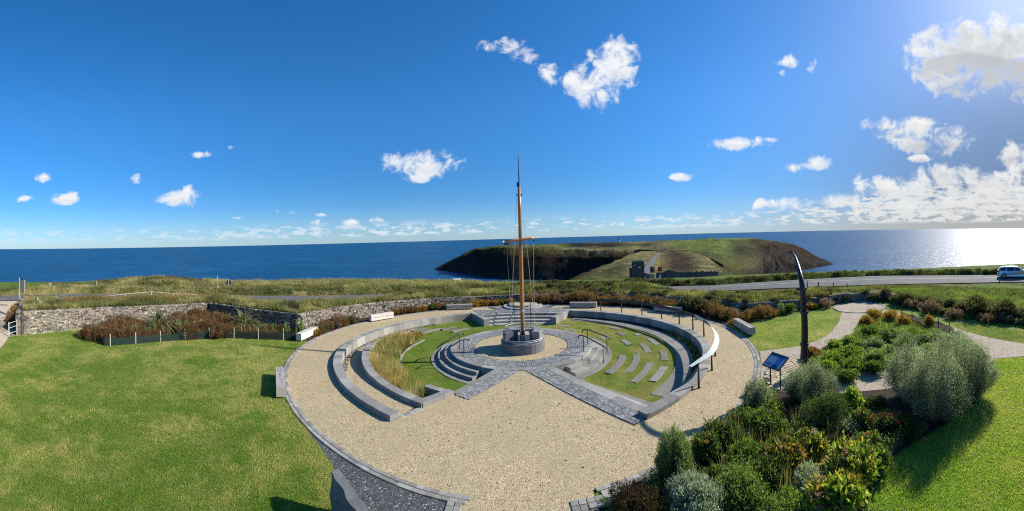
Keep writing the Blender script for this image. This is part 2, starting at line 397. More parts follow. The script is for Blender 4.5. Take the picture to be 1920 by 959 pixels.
def stone_ramp(stops, bs=18, ba=.35, bd=.01, spk=0.25):
    def fn(T, pos, geo, tc, b):
        r = rnd_of(T, geo); n = T.noise(tc.outputs['Object'] if False else pos, bs, 5, .7)
        c = ramp(T, r, stops)
        c = T.mix(T.math('MULTIPLY', T.ss(n, .40, .68), spk), c, (.10, .10, .10))
        c = T.mix(T.math('MULTIPLY', T.ss(T.noise(pos, 2.2, 4, .7), .52, .72), spk), c, (.30, .30, .26))
        mp = T.new('ShaderNodeMapping'); mp.inputs['Scale'].default_value = (1, 1, .35); T.l.new(pos, mp.inputs[0])
        c = T.mix(T.math('MULTIPLY', T.ss(T.noise(mp.outputs[0], 1.6, 7, .72, .4), .50, .70), min(.55, spk*1.7)), c, T.mix(1.0, c, (.52, .50, .46), 'MULTIPLY'))
        return c, n, ba, bd
    return fn
DRY = material('dry_stone', stone_ramp([(0, (.055, .05, .045)), (.25, (.17, .15, .125)), (.5, (.26, .225, .18)), (.7, (.32, .245, .17)), (.85, (.20, .195, .19)), (.95, (.36, .32, .25)), (1, (.55, .50, .40))], 9, .9, .03, .35), .92, .15)
MORTAR = material('wall_core', lambda T, p, g, t, b: (.10, .095, .085), .95, .1)
GRANITE = material('grey_granite', stone_ramp([(0, (.32, .315, .295)), (.5, (.38, .375, .35)), (1, (.45, .44, .415))], 30, .3, .004, .22), .75, .25)
GRAN_L = material('pale_coping', stone_ramp([(0, (.21, .20, .178)), (.5, (.29, .278, .248)), (1, (.38, .365, .325))], 20, .3, .004, .30), .8, .22)
LIME = material('dark_limestone', stone_ramp([(0, (.085, .09, .10)), (.5, (.11, .115, .125)), (1, (.15, .155, .165))], 20, .25, .004, .2), .5, .4)
SETT = material('stone_sett', stone_ramp([(0, (.15, .15, .15)), (.4, (.215, .215, .21)), (.75, (.28, .28, .27)), (1, (.38, .375, .36))], 60, .4, .004, .06), .8, .25)
KERBM = material('kerb_sett', stone_ramp([(0, (.21, .20, .175)), (.4, (.29, .275, .24)), (.75, (.35, .335, .29)), (1, (.43, .41, .36))], 40, .4, .004, .3), .85, .2)
JOINT = material('joint_bedding', lambda T, p, g, t, b: ramp(T, T.noise(p, 25, 3, .6), [(.3, (.05, .047, .042)), (.7, (.12, .11, .095))]), .95, .1)
SLAB = material('grass_slab', stone_ramp([(0, (.20, .19, .165)), (.5, (.245, .23, .20)), (1, (.29, .275, .235))], 14, .4, .006, .4), .9, .15)
SLATE = material('slate_slab', stone_ramp([(0, (.15, .152, .15)), (1, (.18, .182, .178))], 6, .7, .02, .3), .7, .3)
FLAG = material('sandstone_flag', stone_ramp([(0, (.48, .38, .24)), (.5, (.58, .47, .31)), (1, (.45, .34, .24))], 20, .4, .006, .3), .85, .2)
def m_wood(T, pos, geo, tc, b):
    mp = T.new('ShaderNodeMapping'); mp.inputs['Scale'].default_value = (1.2, 22, 22); T.l.new(tc.outputs['Object'], mp.inputs[0])
    n = T.noise(mp.outputs[0], 1.4, 5, .7, .6); c = ramp(T, n, [(.3, (.16, .145, .125)), (.5, (.33, .31, .28)), (.7, (.46, .44, .40))])
    return c, n, .6, .012
TIMBER = material('weathered_timber', m_wood, .85, .15)
def m_sunlit_timber(T, pos, geo, tc, b):
    mp = T.new('ShaderNodeMapping'); mp.inputs['Scale'].default_value = (1.2, 22, 22); T.l.new(tc.outputs['Object'], mp.inputs[0])
    n = T.noise(mp.outputs[0], 1.4, 5, .7, .6); c = ramp(T, n, [(.3, (.44, .42, .36)), (.5, (.54, .51, .45)), (.7, (.62, .59, .53))])
    return c, n, .5, .01
LIT_TIMBER = material('sunlit_timber', m_sunlit_timber, .85, .15)  # lighter copy of the bench timber with sunlight put into its colour
def m_mast(T, pos, geo, tc, b):
    mp = T.new('ShaderNodeMapping'); mp.inputs['Scale'].default_value = (14, 14, .7); T.l.new(pos, mp.inputs[0])
    n = T.noise(mp.outputs[0], 1.5, 4, .6, .5); return ramp(T, n, [(.3, (.30, .10, .024)), (.6, (.50, .19, .05)), (.8, (.58, .25, .075))]), n, .2, .004
MAST = material('varnished_timber', m_mast, .33, .5)
def plain(name, c, rough=.6, metal=0, spec=.4, var=.15):
    def fn(T, pos, geo, tc, b):
        b.inputs['Metallic'].default_value = metal
        n = T.noise(pos, 9, 4, .6); return T.mix(T.math('MULTIPLY', T.ss(n, .4, .7), var*2), c, tuple(v*.6 for v in c))
    return material(name, fn, rough, spec)
BLACK = plain('black_iron', (.022, .022, .025), .45, .0, .5)
RUSTY = plain('brown_iron', (.055, .032, .026), .6, .2)
DAVIT = plain('davit_steel', (.014, .019, .028), .38, .15, .5, .3)
STEEL = plain('galvanised_steel', (.42, .43, .43), .55, .25)
WHITE = plain('white_paint', (.78, .78, .76), .5)
RIBBON = plain('pale_green_glass', (.42, .48, .42), .6, .0, .6, .06)
RIBBON_SHADE = plain('shaded_ribbon', (.035, .045, .042), .45, .3)  # ribbon faces turned from the sun, shade put into their colour
PANELB = plain('panel_blue', (.10, .22, .42), .25, 0, .5, .25)
PANELD = plain('panel_navy', (.02, .045, .10), .25, 0, .5)
ROPE = plain('pale_rope', (.50, .46, .38), .9)
STAKE = plain('bleached_stake', (.52, .48, .40), .85)
DSTAKE = plain('dark_stake', (.05, .045, .04), .85)
ASPH = material('asphalt', lambda T, p, g, t, b: (T.mix(T.ss(T.noise(p, .6, 4, .6), .4, .7), (.115, .112, .11), (.16, .155, .15)), T.noise(p, 40, 2, .6), .5, .01), .9, .2)
CONC = material('pale_concrete', lambda T, p, g, t, b: (T.mix(T.ss(T.noise(p, 1.6, 5, .65), .4, .7), (.50, .41, .28), (.60, .50, .36)), T.noise(p, 40, 2, .6), .4, .01), .9, .2)
LINE = plain('road_paint', (.62, .61, .57), .7)
REDP = plain('faded_red_sign', (.34, .05, .05), .6)
CARS = plain('silver_car_paint', (.42, .45, .49), .22, .75, .6, .05)
CARW = plain('white_car_paint', (.80, .80, .79), .3, 0, .5, .03)
GLASSD = plain('tinted_glass', (.012, .014, .018), .06, 0, .8, .0)
RUBBER = plain('black_rubber', (.015, .015, .016), .8)
RIMM = plain('alloy_rim', (.30, .31, .32), .35, .8)
TAIL = plain('red_lamp_lens', (.30, .012, .012), .2)
HEADL = plain('clear_lamp_lens', (.7, .72, .74), .1)
def m_net(T, pos, geo, tc, b):
    tr = T.new('ShaderNodeBsdfTransparent'); mx = T.new('ShaderNodeMixShader'); mx.inputs[0].default_value = .82
    T.l.new(tr.outputs[0], mx.inputs[1]); T.l.new(b.outputs[0], mx.inputs[2]); T.l.new(mx.outputs[0], T.n['Material Output'].inputs[0])
    w = T.noise(pos, 6, 3, .6); return T.mix(w, (.006, .018, .014), (.022, .045, .038))
NET = material('green_netting', m_net, .8, .2)
def m_leaf(trans):
    def fn(T, pos, geo, tc, b):
        at = T.new('ShaderNodeAttribute'); at.attribute_name = 'tint'
        n = T.noise(pos, 4.5, 3, .6)
        c = T.mix(T.math('MULTIPLY', T.ss(n, .40, .66), .35), at.outputs['Color'], T.mix(1.0, at.outputs['Color'], (.55, .60, .60), 'MULTIPLY'))
        tl = T.new('ShaderNodeBsdfTranslucent'); T.l.new(T.mix(1.0, c, (1.25, 1.35, .7), 'MULTIPLY'), tl.inputs[0])
        mx = T.new('ShaderNodeMixShader'); mx.inputs[0].default_value = trans
        T.l.new(b.outputs[0], mx.inputs[1]); T.l.new(tl.outputs[0], mx.inputs[2]); T.l.new(mx.outputs[0], T.n['Material Output'].inputs[0])
        return c
    return fn
LEAF = material('leaf', m_leaf(.48), .55, .3)
BLADE = material('grass_blade', m_leaf(.45), .65, .2)
BARK = plain('brown_bark', (.07, .05, .036), .9)

# ------------------------------------------------------------------ land heights
def interp(tab):
    xs = np.array([t[0] for t in tab], float); ys = np.array([t[1] for t in tab], float)
    return lambda x: np.interp(x, xs, ys)
# distance of the garden wall, height of wall, edge of the field above the cliff, by azimuth (photo column)
WALL = interp([(-200,26),(0,27.5),(40,28.0),(160,30.0),(388,33.5),(392,33.3),(470,29.6),(554,26.9),(560,27.2),(630,30.6),(700,32.9),(800,35.6),(900,37.0),(985,37.5),(1100,36.9),(1200,35.0),(1302,32.0),(1400,29.2),(1500,30.5),(1600,34.0),(1660,33.5),(1700,31.2),(1800,28.2),(1900,25.4),(2000,23.5),(2200,22)])
WH = interp([(-200,1.4),(40,1.75),(160,1.6),(388,1.35),(560,1.35),(630,1.22),(700,1.1),(800,.95),(900,.80),(1100,.80),(1300,.85),(1500,.8),(1600,.7),(1700,.6),(1900,.6),(2200,.6)])
EDGE = interp([(-200,75),(0,74),(100,72),(300,68),(500,62),(640,60),(850,57.5),(1000,55.5),(1200,54.5),(1350,56),(1500,57.5),(1600,59),(1750,61),(1870,65),(1920,67),(2200,70)])
NEARR = interp([(-200,44),(0,46),(150,47),(580,42.0),(960,41.5),(1340,40.8),(1500,42),(1640,43),(1800,43.4),(1920,44),(2200,46)])
FARR = interp([(-200,49),(0,51),(150,52.5),(580,45.5),(960,45.4),(1340,45.2),(1500,48.6),(1640,51),(1800,50.4),(1920,50.5),(2200,53)])

def vnoise(x, y, s, seed=0):
    """smooth value noise in numpy"""
    x = np.asarray(x)*s+seed*17.3; y = np.asarray(y)*s+seed*9.1
    xi = np.floor(x).astype(np.int64); yi = np.floor(y).astype(np.int64); xf = x-xi; yf = y-yi
    def h(a, b):
        n = (a*374761393+b*668265263+seed*1442695) & 0x7fffffff; n = ((n ^ (n >> 13))*1274126177) & 0x7fffffff
        return ((n ^ (n >> 16)) & 0xffff)/65535.0
    u = xf*xf*(3-2*xf); v = yf*yf*(3-2*yf)
    return (h(xi, yi)*(1-u)+h(xi+1, yi)*u)*(1-v)+(h(xi, yi+1)*(1-u)+h(xi+1, yi+1)*u)*v
def fbm(x, y, s, o=4, seed=0):
    t = 0; a = .5
    for i in range(o): t = t+a*(vnoise(x, y, s*2**i, seed+i)-.5)*2; a *= .5
    return t
def sstep(x, a, b):
    t = np.clip((np.asarray(x)-a)/(b-a), 0, 1); return t*t*(3-2*t)
def land(X, Y):
    X = np.asarray(X, float); Y = np.asarray(Y, float)
    d = np.hypot(X, Y); px = 960+F*np.arctan2(X, Y); rear = np.abs(np.arctan2(X, Y)) > 1.75
    w = WALL(px); hw = WH(px)*sstep(px, 37, 45); e = EDGE(px); nr = NEARR(px); fr = FARR(px)
    s = d-w
    rise = sstep(s, .05, .32)*hw
    hum = (.30*fbm(X, Y, .45, 3, 3)+.16*fbm(X, Y, 1.7, 2, 5))
    hid = (1-sstep(px, 100, 125))*sstep(px, 38, 44)+sstep(px, 195, 240)*(1-sstep(px, 455, 500))+sstep(px, 700, 760)*(1-sstep(px, 1200, 1290))
    bank = rise*(1-sstep(d, w+1.5, nr-.8)*.96)+(.75+.35*sstep(px, 900, 1000))*hid*np.exp(-((d-nr+.9)/1.1)**2)+hum*sstep(s, .4, 2.0)*(1-sstep(d, nr-2.5, nr-.6))
    right = sstep(px, 1050, 1350)
    # low bank on the far side of the road, field behind, then the cliff edge
    berm = sstep(d, fr+.2, fr+1.3)*(1-sstep(d, fr+2.0, fr+4.5))*(.55+.30*fbm(X, Y, .5, 3, 8))*(.75+.5*(1-right))
    fieldh = .18*fbm(X, Y, .12, 3, 11)*sstep(d, fr+3, fr+8)
    lb = sstep(px, 380, 180)*sstep(px, 90, 150)
    leftbank = sstep(d, fr+3, fr+6)*(1.1*np.exp(-((px-300)/110.)**2)+.5*np.exp(-((px-620)/130.)**2))
    z = bank+berm+fieldh+leftbank
    drop = np.maximum(0, d-e); z = z-sstep(drop, 0, 3)*1.5-np.maximum(0, drop-1.5)*.9
    z = np.where(s > 0, z, 0.0)-0.02
    z = np.where(rear, np.where(d > 60, -(d-60)*.7, 0)-.02, z)
    rc = np.hypot(X-CX, Y-CY)
    z = np.where(rc < 10.62, -1.2, z)
    return np.maximum(z, -74.5)
def landz(x, y): return float(land(np.array([x]), np.array([y]))[0])

def make_ground():
    th = np.concatenate([np.linspace(-1.6, 1.6, 1000), np.linspace(1.62, 2*PI-1.62, 60)]); nt = len(th)
    rr = np.concatenate([np.linspace(.2, 22, 80), np.linspace(22.25, 64, 190), np.linspace(64.5, 80, 24), np.array([84, 90, 100, 115, 140, 170])]); nr = len(rr)
    TH, RR = np.meshgrid(th, rr); X = RR*np.sin(TH); Y = RR*np.cos(TH); Z = land(X, Y)
    px = 960+F*np.where(np.abs(TH) <= 1.7, TH, 1.7); w = WALL(px); s = RR-w; fr = FARR(px); nrd = NEARR(px)
    n1 = fbm(X, Y, .35, 3, 21)[..., None]; n2 = fbm(X, Y, 1.5, 2, 31)[..., None]
    lawn = np.array([.12, .175, .026]); straw = np.array([.30, .25, .11]); olive = np.array([.12, .135, .04]); dk = np.array([.04, .055, .02]); field = np.array([.13, .19, .04])
    right = sstep(px, 1050, 1500)[..., None]
    c = olive+(straw-olive)*np.clip(.42+1.4*n1-right*.35, 0, 1)
    c = c+(dk-c)*np.clip(n2*1.3-.05+.25*right, 0, .85)
    fm = (sstep(RR, fr+3.5, fr+7))[..., None]
    fm = fm*np.where((px > 95) & (px < 840), np.where(px < 840, .25, 1), 1)[..., None]
    c = c+(field*(1+.3*n1)-c)*fm
    # right-hand paddock between hedge and road
    pad = (sstep(px, 1560, 1700)*sstep(s, 1.2, 3)*(1-sstep(RR, nrd-2.2, nrd-1.0)))[..., None]
    c = c+(field*np.array([1.15, 1.15, 1])-c)*pad
    ins = (s < .1)[..., None]; c = np.where(ins, lawn*(1+.25*n1), c); c = np.where((px < 40)[..., None] & ~ins & (RR < nrd-1)[..., None], np.array([.42, .36, .27]), c)
    cliff = (RR > EDGE(px)+4)[..., None]; c = np.where(cliff, np.array([.05, .05, .035]), c)
    V = np.stack([X, Y, Z], -1).reshape(-1, 3)
    I, J = np.meshgrid(np.arange(nr-1), np.arange(nt), indexing='ij'); J2 = (J+1) % nt
    Fa = np.stack([I*nt+J, (I+1)*nt+J, (I+1)*nt+J2, I*nt+J2], -1).reshape(-1, 4)[:, ::-1]
    me = me_np('ground', V, Fa, c.reshape(-1, 3), True)
    o = obj('ground', me, None); me.materials.append(LAWN); me.materials.append(TERR)
    fc = V[Fa].mean(1); fd = np.hypot(fc[:, 0], fc[:, 1]); fpx = 960+F*np.arctan2(fc[:, 0], fc[:, 1])
    me.polygons.foreach_set('material_index', (fd > WALL(fpx)+.05).astype(np.int32)); me.update()
    o['kind'] = 'structure'
make_ground()

# sea: one sheet to the horizon
def make_sea():
    n = 96; rings = [60, 120, 300, 700, 1500, 4000, 12000, 40000, 120000]; V = [(0, 0, -73.5)]; Fc = []
    for r in rings:
        for k in range(n): q = 2*PI*k/n; V.append((r*math.sin(q), r*math.cos(q), -73.5))
    for k in range(n): Fc.append((0, 1+(k+1) % n, 1+k))
    for i in range(len(rings)-1):
        for k in range(n): a = 1+i*n; Fc.append((a+k, a+(k+1) % n, a+n+(k+1) % n, a+n+k))
    o = obj('sea', me_py('sea', V, Fc), None, SEA); o['kind'] = 'structure'
    bm = bmesh.new(); bm.from_mesh(o.data); bmesh.ops.recalc_face_normals(bm, faces=bm.faces)
    if sum(f.normal.z for f in bm.faces) < 0: bmesh.ops.reverse_faces(bm, faces=bm.faces)
    bm.to_mesh(o.data); bm.free()
make_sea()

def zat(x, y, d): return H+ray(x, y)[2]/math.hypot(*ray(x, y)[:2])*d
def column_terrain(name, cols, nsub, mat, namp, nscale, ncol=260, edge_soft=1):
    """cols: (px, [(d, z, (r,g,b)) ...]) with equal knot counts"""
    K = len(cols[0][1]); xs = np.array([c[0] for c in cols], float)
    D = np.array([[k[0] for k in c[1]] for c in cols]); Z = np.array([[k[1] for k in c[1]] for c in cols]); C = np.array([[k[2] for k in c[1]] for c in cols])
    px = np.linspace(xs[0], xs[-1], ncol); t = np.linspace(0, K-1, nsub); ks = np.arange(K)
    Dc = np.array([np.interp(px, xs, D[:, k]) for k in range(K)]); Zc = np.array([np.interp(px, xs, Z[:, k]) for k in range(K)])
    Cc = np.array([[np.interp(px, xs, C[:, k, j]) for k in range(K)] for j in range(3)])
    nt = len(t); Dg = np.zeros((nt, ncol)); Zg = np.zeros((nt, ncol)); Cg = np.zeros((nt, ncol, 3))
    for i in range(ncol):
        Dg[:, i] = np.interp(t, ks, Dc[:, i]); Zg[:, i] = np.interp(t, ks, Zc[:, i])
        for j in range(3): Cg[:, i, j] = np.interp(t, ks, Cc[j, :, i])
    th = (px-960)/F; X = Dg*np.sin(th); Y = Dg*np.cos(th)
    ed = np.minimum(1, np.minimum(np.arange(nt)[:, None], 3)/3.0)
    n = fbm(X, Y, nscale, 5, 41); Zg = Zg+namp*n*ed
    if name == 'headland':
        PX = np.tile(px, (nt, 1)); TT = np.tile(t[:, None], (1, ncol)); fl = fbm(PX, TT*6, .11, 4, 71)*sstep(PX, 1405, 1440)+.18*fbm(PX, TT*5, .07, 3, 72)*(1-sstep(PX, 1180, 1230))
        Zg = Zg+7.5*fl*np.clip(TT/1.0, 0, 1)*np.clip((4.3-TT)/1.2, 0, 1)
    cn = fbm(X, Y, nscale*1.7, 4, 61)[..., None]; Cg = Cg*(1+.55*cn)
    V = np.stack([X, Y, Zg], -1).reshape(-1, 3)
    I, J = np.meshgrid(np.arange(nt-1), np.arange(ncol-1), indexing='ij')
    Fa = np.stack([I*ncol+J, I*ncol+J+1, (I+1)*ncol+J+1, (I+1)*ncol+J], -1).reshape(-1, 4)
    me = me_np(name, V, Fa, np.clip(Cg, 0, 1).reshape(-1, 3), True); o = obj(name, me, None, mat); o['kind'] = 'structure'
    return px, t, Dg, Zg
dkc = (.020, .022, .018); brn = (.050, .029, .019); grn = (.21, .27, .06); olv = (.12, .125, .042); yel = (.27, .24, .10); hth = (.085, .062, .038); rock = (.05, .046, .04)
SEAZ = -75.5
def hc(x, base_d, top, mid, hor, back):
    """headland column: base at sea, cliff top (y,d,c), middle (y,d,c), skyline (y,d,c), back distance"""
    t = zat(x, top[0], top[1]); m = zat(x, mid[0], mid[1]); h = zat(x, hor[0], hor[1])
    bd = base_d
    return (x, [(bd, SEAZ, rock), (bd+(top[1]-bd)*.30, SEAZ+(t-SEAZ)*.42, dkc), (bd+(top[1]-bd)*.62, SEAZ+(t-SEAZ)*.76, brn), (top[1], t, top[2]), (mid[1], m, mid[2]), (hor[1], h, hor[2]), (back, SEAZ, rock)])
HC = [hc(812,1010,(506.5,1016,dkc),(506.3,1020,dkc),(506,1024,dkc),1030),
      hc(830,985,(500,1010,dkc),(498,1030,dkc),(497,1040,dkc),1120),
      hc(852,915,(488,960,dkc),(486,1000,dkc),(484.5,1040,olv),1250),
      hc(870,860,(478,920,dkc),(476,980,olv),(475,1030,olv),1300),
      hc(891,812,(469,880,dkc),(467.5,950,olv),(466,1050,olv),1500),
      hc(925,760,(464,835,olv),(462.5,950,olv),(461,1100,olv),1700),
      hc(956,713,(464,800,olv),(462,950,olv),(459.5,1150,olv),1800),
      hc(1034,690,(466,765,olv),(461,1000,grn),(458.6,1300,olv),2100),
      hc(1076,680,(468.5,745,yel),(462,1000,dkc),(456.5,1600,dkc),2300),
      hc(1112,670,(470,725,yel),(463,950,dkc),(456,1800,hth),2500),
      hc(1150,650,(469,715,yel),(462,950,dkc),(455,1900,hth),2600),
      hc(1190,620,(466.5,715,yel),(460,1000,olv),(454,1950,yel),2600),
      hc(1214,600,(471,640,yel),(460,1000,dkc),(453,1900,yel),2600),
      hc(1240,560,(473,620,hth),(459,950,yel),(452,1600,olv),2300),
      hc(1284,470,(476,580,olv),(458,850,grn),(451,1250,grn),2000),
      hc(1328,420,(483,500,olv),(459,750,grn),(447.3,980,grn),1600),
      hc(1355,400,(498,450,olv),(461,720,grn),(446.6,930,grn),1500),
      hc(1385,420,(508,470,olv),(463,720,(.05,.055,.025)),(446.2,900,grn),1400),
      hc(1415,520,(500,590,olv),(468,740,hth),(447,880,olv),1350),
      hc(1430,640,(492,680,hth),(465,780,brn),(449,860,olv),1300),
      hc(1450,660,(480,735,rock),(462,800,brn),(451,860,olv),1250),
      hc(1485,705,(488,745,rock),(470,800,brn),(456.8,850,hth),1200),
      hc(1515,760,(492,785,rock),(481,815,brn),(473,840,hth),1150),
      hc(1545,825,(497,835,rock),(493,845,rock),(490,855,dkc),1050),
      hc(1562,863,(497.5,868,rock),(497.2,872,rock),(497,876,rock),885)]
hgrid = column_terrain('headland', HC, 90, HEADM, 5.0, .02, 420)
def ic(x, skyy, skyd, skyc, midc=olv, y0=527, d0=150, backz=-70, backd=None):
    z1 = zat(x, skyy, skyd); z0 = min(-21.0, z1-.5) if x > 1075 else z1-3
    return (x, [(d0*.8, z0-14, olv), (d0, z0-1.2, olv), (d0+(skyd-d0)*.35, z0+(z1-z0)*.3-.5, midc), (d0+(skyd-d0)*.7, z0+(z1-z0)*.62, midc), (skyd, z1, skyc), (skyd+60, (z1+backz)/2 if backz < -50 else backz, brn), ((backd or skyd+130), backz-4 if backz > -50 else SEAZ, rock)])
IC = [ic(1046,530,190,brn,brn), ic(1063,527,215,brn,brn), ic(1086,514,250,brn,olv), ic(1112,504.5,310,hth,olv), ic(1138,495.5,370,yel,olv), ic(1160,486.5,440,yel,olv), ic(1178,478.6,520,yel,yel),
      ic(1206,470.5,620,yel,yel), ic(1235,472,640,yel,yel,backz=-45), ic(1262,471,620,hth,hth,backz=-45), ic(1290,473,580,yel,hth,backz=-45), ic(1313,477,500,yel,yel,backz=-45), ic(1328,484,440,yel,yel,backz=-45),
      ic(1340,494,380,yel,yel,backz=-50), ic(1355,503,330,olv,olv,backz=-55), ic(1372,511,290,olv,olv), ic(1420,516,250,olv,olv), ic(1480,522,220,olv,olv)]
igrid = column_terrain('isthmus', IC, 90, HEADM, 1.3, .05, 320)
def sample_grid(g, px, d):
    P_, t, Dg, Zg = g; i = int(np.clip(np.searchsorted(P_, px), 1, len(P_)-1)); return float(np.interp(d, Dg[:, i], Zg[:, i]))

# ------------------------------------------------------------------ road, verge, paths
def road(name, x0, x1, off0, off1, mat, z=.05, step=14, fr=None):
    V = []; Fc = []; xs = np.arange(x0, x1+1, step)
    for x in xs:
        a = float(NEARR(x)); b = float(FARR(x)); th = azx(x)
        for k in range(4):
            f = fr[0]+(fr[1]-fr[0])*k/3 if fr else k/3
            d = a+off0+(b+off1-a-off0)*f
            V.append((d*math.sin(th), d*math.cos(th), z+.06*math.sin(PI*f)))
    for i in range(len(xs)-1):
        for k in range(3): q = i*4+k; Fc.append((q, q+4, q+5, q+1))
    o = obj(name, me_py(name, V, Fc, True), None, mat); o['kind'] = 'structure'; return o
road('road', -100, 2180, 0, 0, ASPH, .10)
rm = road('road_marking', 1330, 2180, 0, 0, LINE, .12, fr=(.485, .505))
road('road_marking', 1330, 2180, 0, 0, LINE, .115, fr=(.93, .945)); 

# ------------------------------------------------------------------ garden floor
LL0 = (-0.95, 18.6); LL1 = (-3.62, 14.0)           # left flank of the plaza wedge
RL0 = (1.42, 18.65); RL1 = (4.62, 12.55)           # right flank
APX = (0.34, 18.43)
ZB = -0.48
def zg(r, a):
    a = a % 360; back = sstep(a, 20, 55)*(1-sstep(a, 120, 165)); t = max(0, min(1, (r-4.2)/3.4))
    return ZB+float(back)*.40*(1-t)**1.5+.02*math.sin(r*3+a*.2)
def gravel_disc():
    # the round outer walk, with the mouth towards the tower
    polar_sheet('gravel_walk', 10.7, 13.25, -67.0, 246, 0.0, GRAVEL, nr=4)
    w = [APX, (-.95, 16.8), (-1.97, 15.05), (-3.3, 13.7), LL1, pol(10.9, -117)]
    w += [pol(10.9, a) for a in np.arange(-116, -68, 2)] + [pol(10.9, -67.5), RL1, (3.0, 15.4), RL0]
    polysheet('plaza_gravel', [APX, LL0, LL1, pol(10.72, -117)]+[pol(10.72, a) for a in range(-115, -67, 2)]+[pol(10.72, -67), RL1, RL0], -.003, GRAVEL)
    polar_sheet('plaza_gravel', 10.7, 13.25, -114, -67, 0.0, GRAVEL, nr=3)
    polysheet('approach_gravel', [pol(13.2, -98), pol(13.2, -94), pol(13.2, -90), pol(13.2, -86), pol(13.2, -83.5), (1.85, 4.0), (1.9, -6), (-1.6, -6), (-1.6, 4.0)], -0.004, GRAVEL)
    pts = [pol(13.46, a) for a in range(-128, -96, 3)]+[(-1.72, 8.9), (-1.8, 3), (-1.8, -2), (-5.5, 1), (-4.4, 5.0), (-3.9, 6.8), (-4.2, 8.2), (-5.2, 9.6)]
    polysheet('dark_gravel_bed', pts, -0.012, GRAVEL3)
gravel_disc()
polar_sheet('bowl_lawn', 4.15, 10.5, -64, 240, zg, BOWL, nr=12, da=2)
polar_sheet('bowl_floor', 0.0, 10.65, 0, 358.5, -.62, SOIL, nr=3, da=4)
# circular platform: cobble ring round gravel
polar_sheet('platform_gravel', 0.0, 2.8, 0, 360, 0.012, GRAVEL, nr=2, da=4)
polar_sheet('platform_bedding', 2.75, 4.2, 0, 360, 0.0, JOINT, nr=1, da=3)

def setts_ring(name, r0, r1, a0, a1, size, z, mat, parent, mask=None, kind='stuff', h=.02):
    m = MB(); r = r0
    while r+size*.6 < r1:
        rm_ = r+size/2; n = max(3, int(math.radians(abs(a1-a0))*rm_/size)); off = random.random()
        for k in range(n):
            a = a0+(a1-a0)*(k+off % 1)/n; x, y = pol(rm_, a)
            if mask and not mask(x, y): continue
            s = size*.86; m.box((x, y, z-h/2+random.uniform(-.003, .004)), (s*random.uniform(.9, 1.03), s*random.uniform(.9, 1.03), h), math.radians(a)+random.uniform(-.05, .05))
        r += size
    o = m.build(name, mat, parent); 
    if kind: o['kind'] = kind
    return o
def setts_line(name, A, B, w0, w1, size, z, mat, parent, h=.02, mask=None):
    m = MB(); dx, dy = B[0]-A[0], B[1]-A[1]; L = math.hypot(dx, dy); ux, uy = dx/L, dy/L; ang = math.atan2(uy, ux); w = w0; row = 0
    while w+size*.6 < w1:
        n = int(L/size)
        for k in range(n):
            t = (k+.5+(.5 if row % 2 else 0))*size
            if t > L: continue
            x = A[0]+ux*t-uy*(w+size/2); y = A[1]+uy*t+ux*(w+size/2)
            if mask and not mask(x, y): continue
            s = size*.86; m.box((x, y, z-h/2+random.uniform(-.003, .004)), (s*random.uniform(.88, 1.03), s*random.uniform(.9, 1.03), h), ang+random.uniform(-.04, .04))
        w += size; row += 1
    o = m.build(name, mat, parent); o['kind'] = 'stuff'; return o

plat = thing('round_platform', 'round cobbled platform with pale stone rim and gravel centre around the mast base', 'platform', (CX, CY, 0))
def local(o, root):                    # parent keeping world-space mesh coordinates
    o.parent = root; o.matrix_parent_inverse = Matrix.Translation(Vector(root.location)).inverted() if root.rotation_euler.z == 0 else root.matrix_world.inverted()
    return o
def put(root, objs):
    for o in (objs if isinstance(objs, list) else [objs]): local(o, root)
put(plat, setts_ring('cobble_ring', 2.84, 3.86, 0, 360, .115, .030, SETT, None))
put(plat, blocks(None, 'rim_stone', arc(4.26, 0, 360, 2), .0, .38, 0.035, -.5, .75, GRAN_L))
# plaza wedge: cobble bands and copings
band = thing('cobble_band', 'grey cobble band running from the platform along the left flank of the gravel plaza', 'paving', (-2.0, 16.2, 0), group='cobble bands beside the plaza')
inr = lambda x, y: math.hypot(x-CX, y-CY) > 3.9
put(band, setts_line('sett', (.34, 18.43), (-1.95, 14.93), -.80, .02, .115, .026, SETT, None, mask=inr))
polysheet('band_bedding', [(.36, 18.43), (-1.95, 14.93), (-2.66, 15.38), (-.95, 18.7)], .004, JOINT)
put(band, blocks(None, 'coping_slab', [LL0, (-2.72, 15.55)], .0, .36, .03, -.55, .8, GRAN_L))
band2 = thing('cobble_band', 'longer grey cobble band along the right flank of the plaza, down to the low wall', 'paving', (2.6, 15.4, 0), group='cobble bands beside the plaza')
put(band2, setts_line('sett', (.34, 18.43), (3.95, 12.0), -.02, .93, .115, .026, SETT, None, mask=inr))
polysheet('band_bedding', [(.25, 18.5), (3.9, 11.9), (4.55, 12.45), (1.3, 18.8)], .004, JOINT)
put(band2, blocks(None, 'coping_slab', [(1.22, 18.78), (4.45, 12.55)], .0, .46, .032, -.55, .9, GRAN_L))
put(band2, blocks(None, 'step_tread', [(1.92, 18.35), (4.98, 12.65)], -.16, .16, -.13, -.6, .9, GRANITE))
put(band2, blocks(None, 'step_tread', [(2.30, 18.1), (5.30, 13.1)], -.14, .20, -.29, -.6, .9, GRANITE))
put(band2, blocks(None, 'step_tread', [(2.66, 17.95), (5.65, 13.6)], -.14, .22, -.44, -.62, .9, SLAB))
put(band, blocks(None, 'threshold_stone', [LL1, pol(10.85, -117)], -.14, .12, .02, -.3, .22, KERBM))

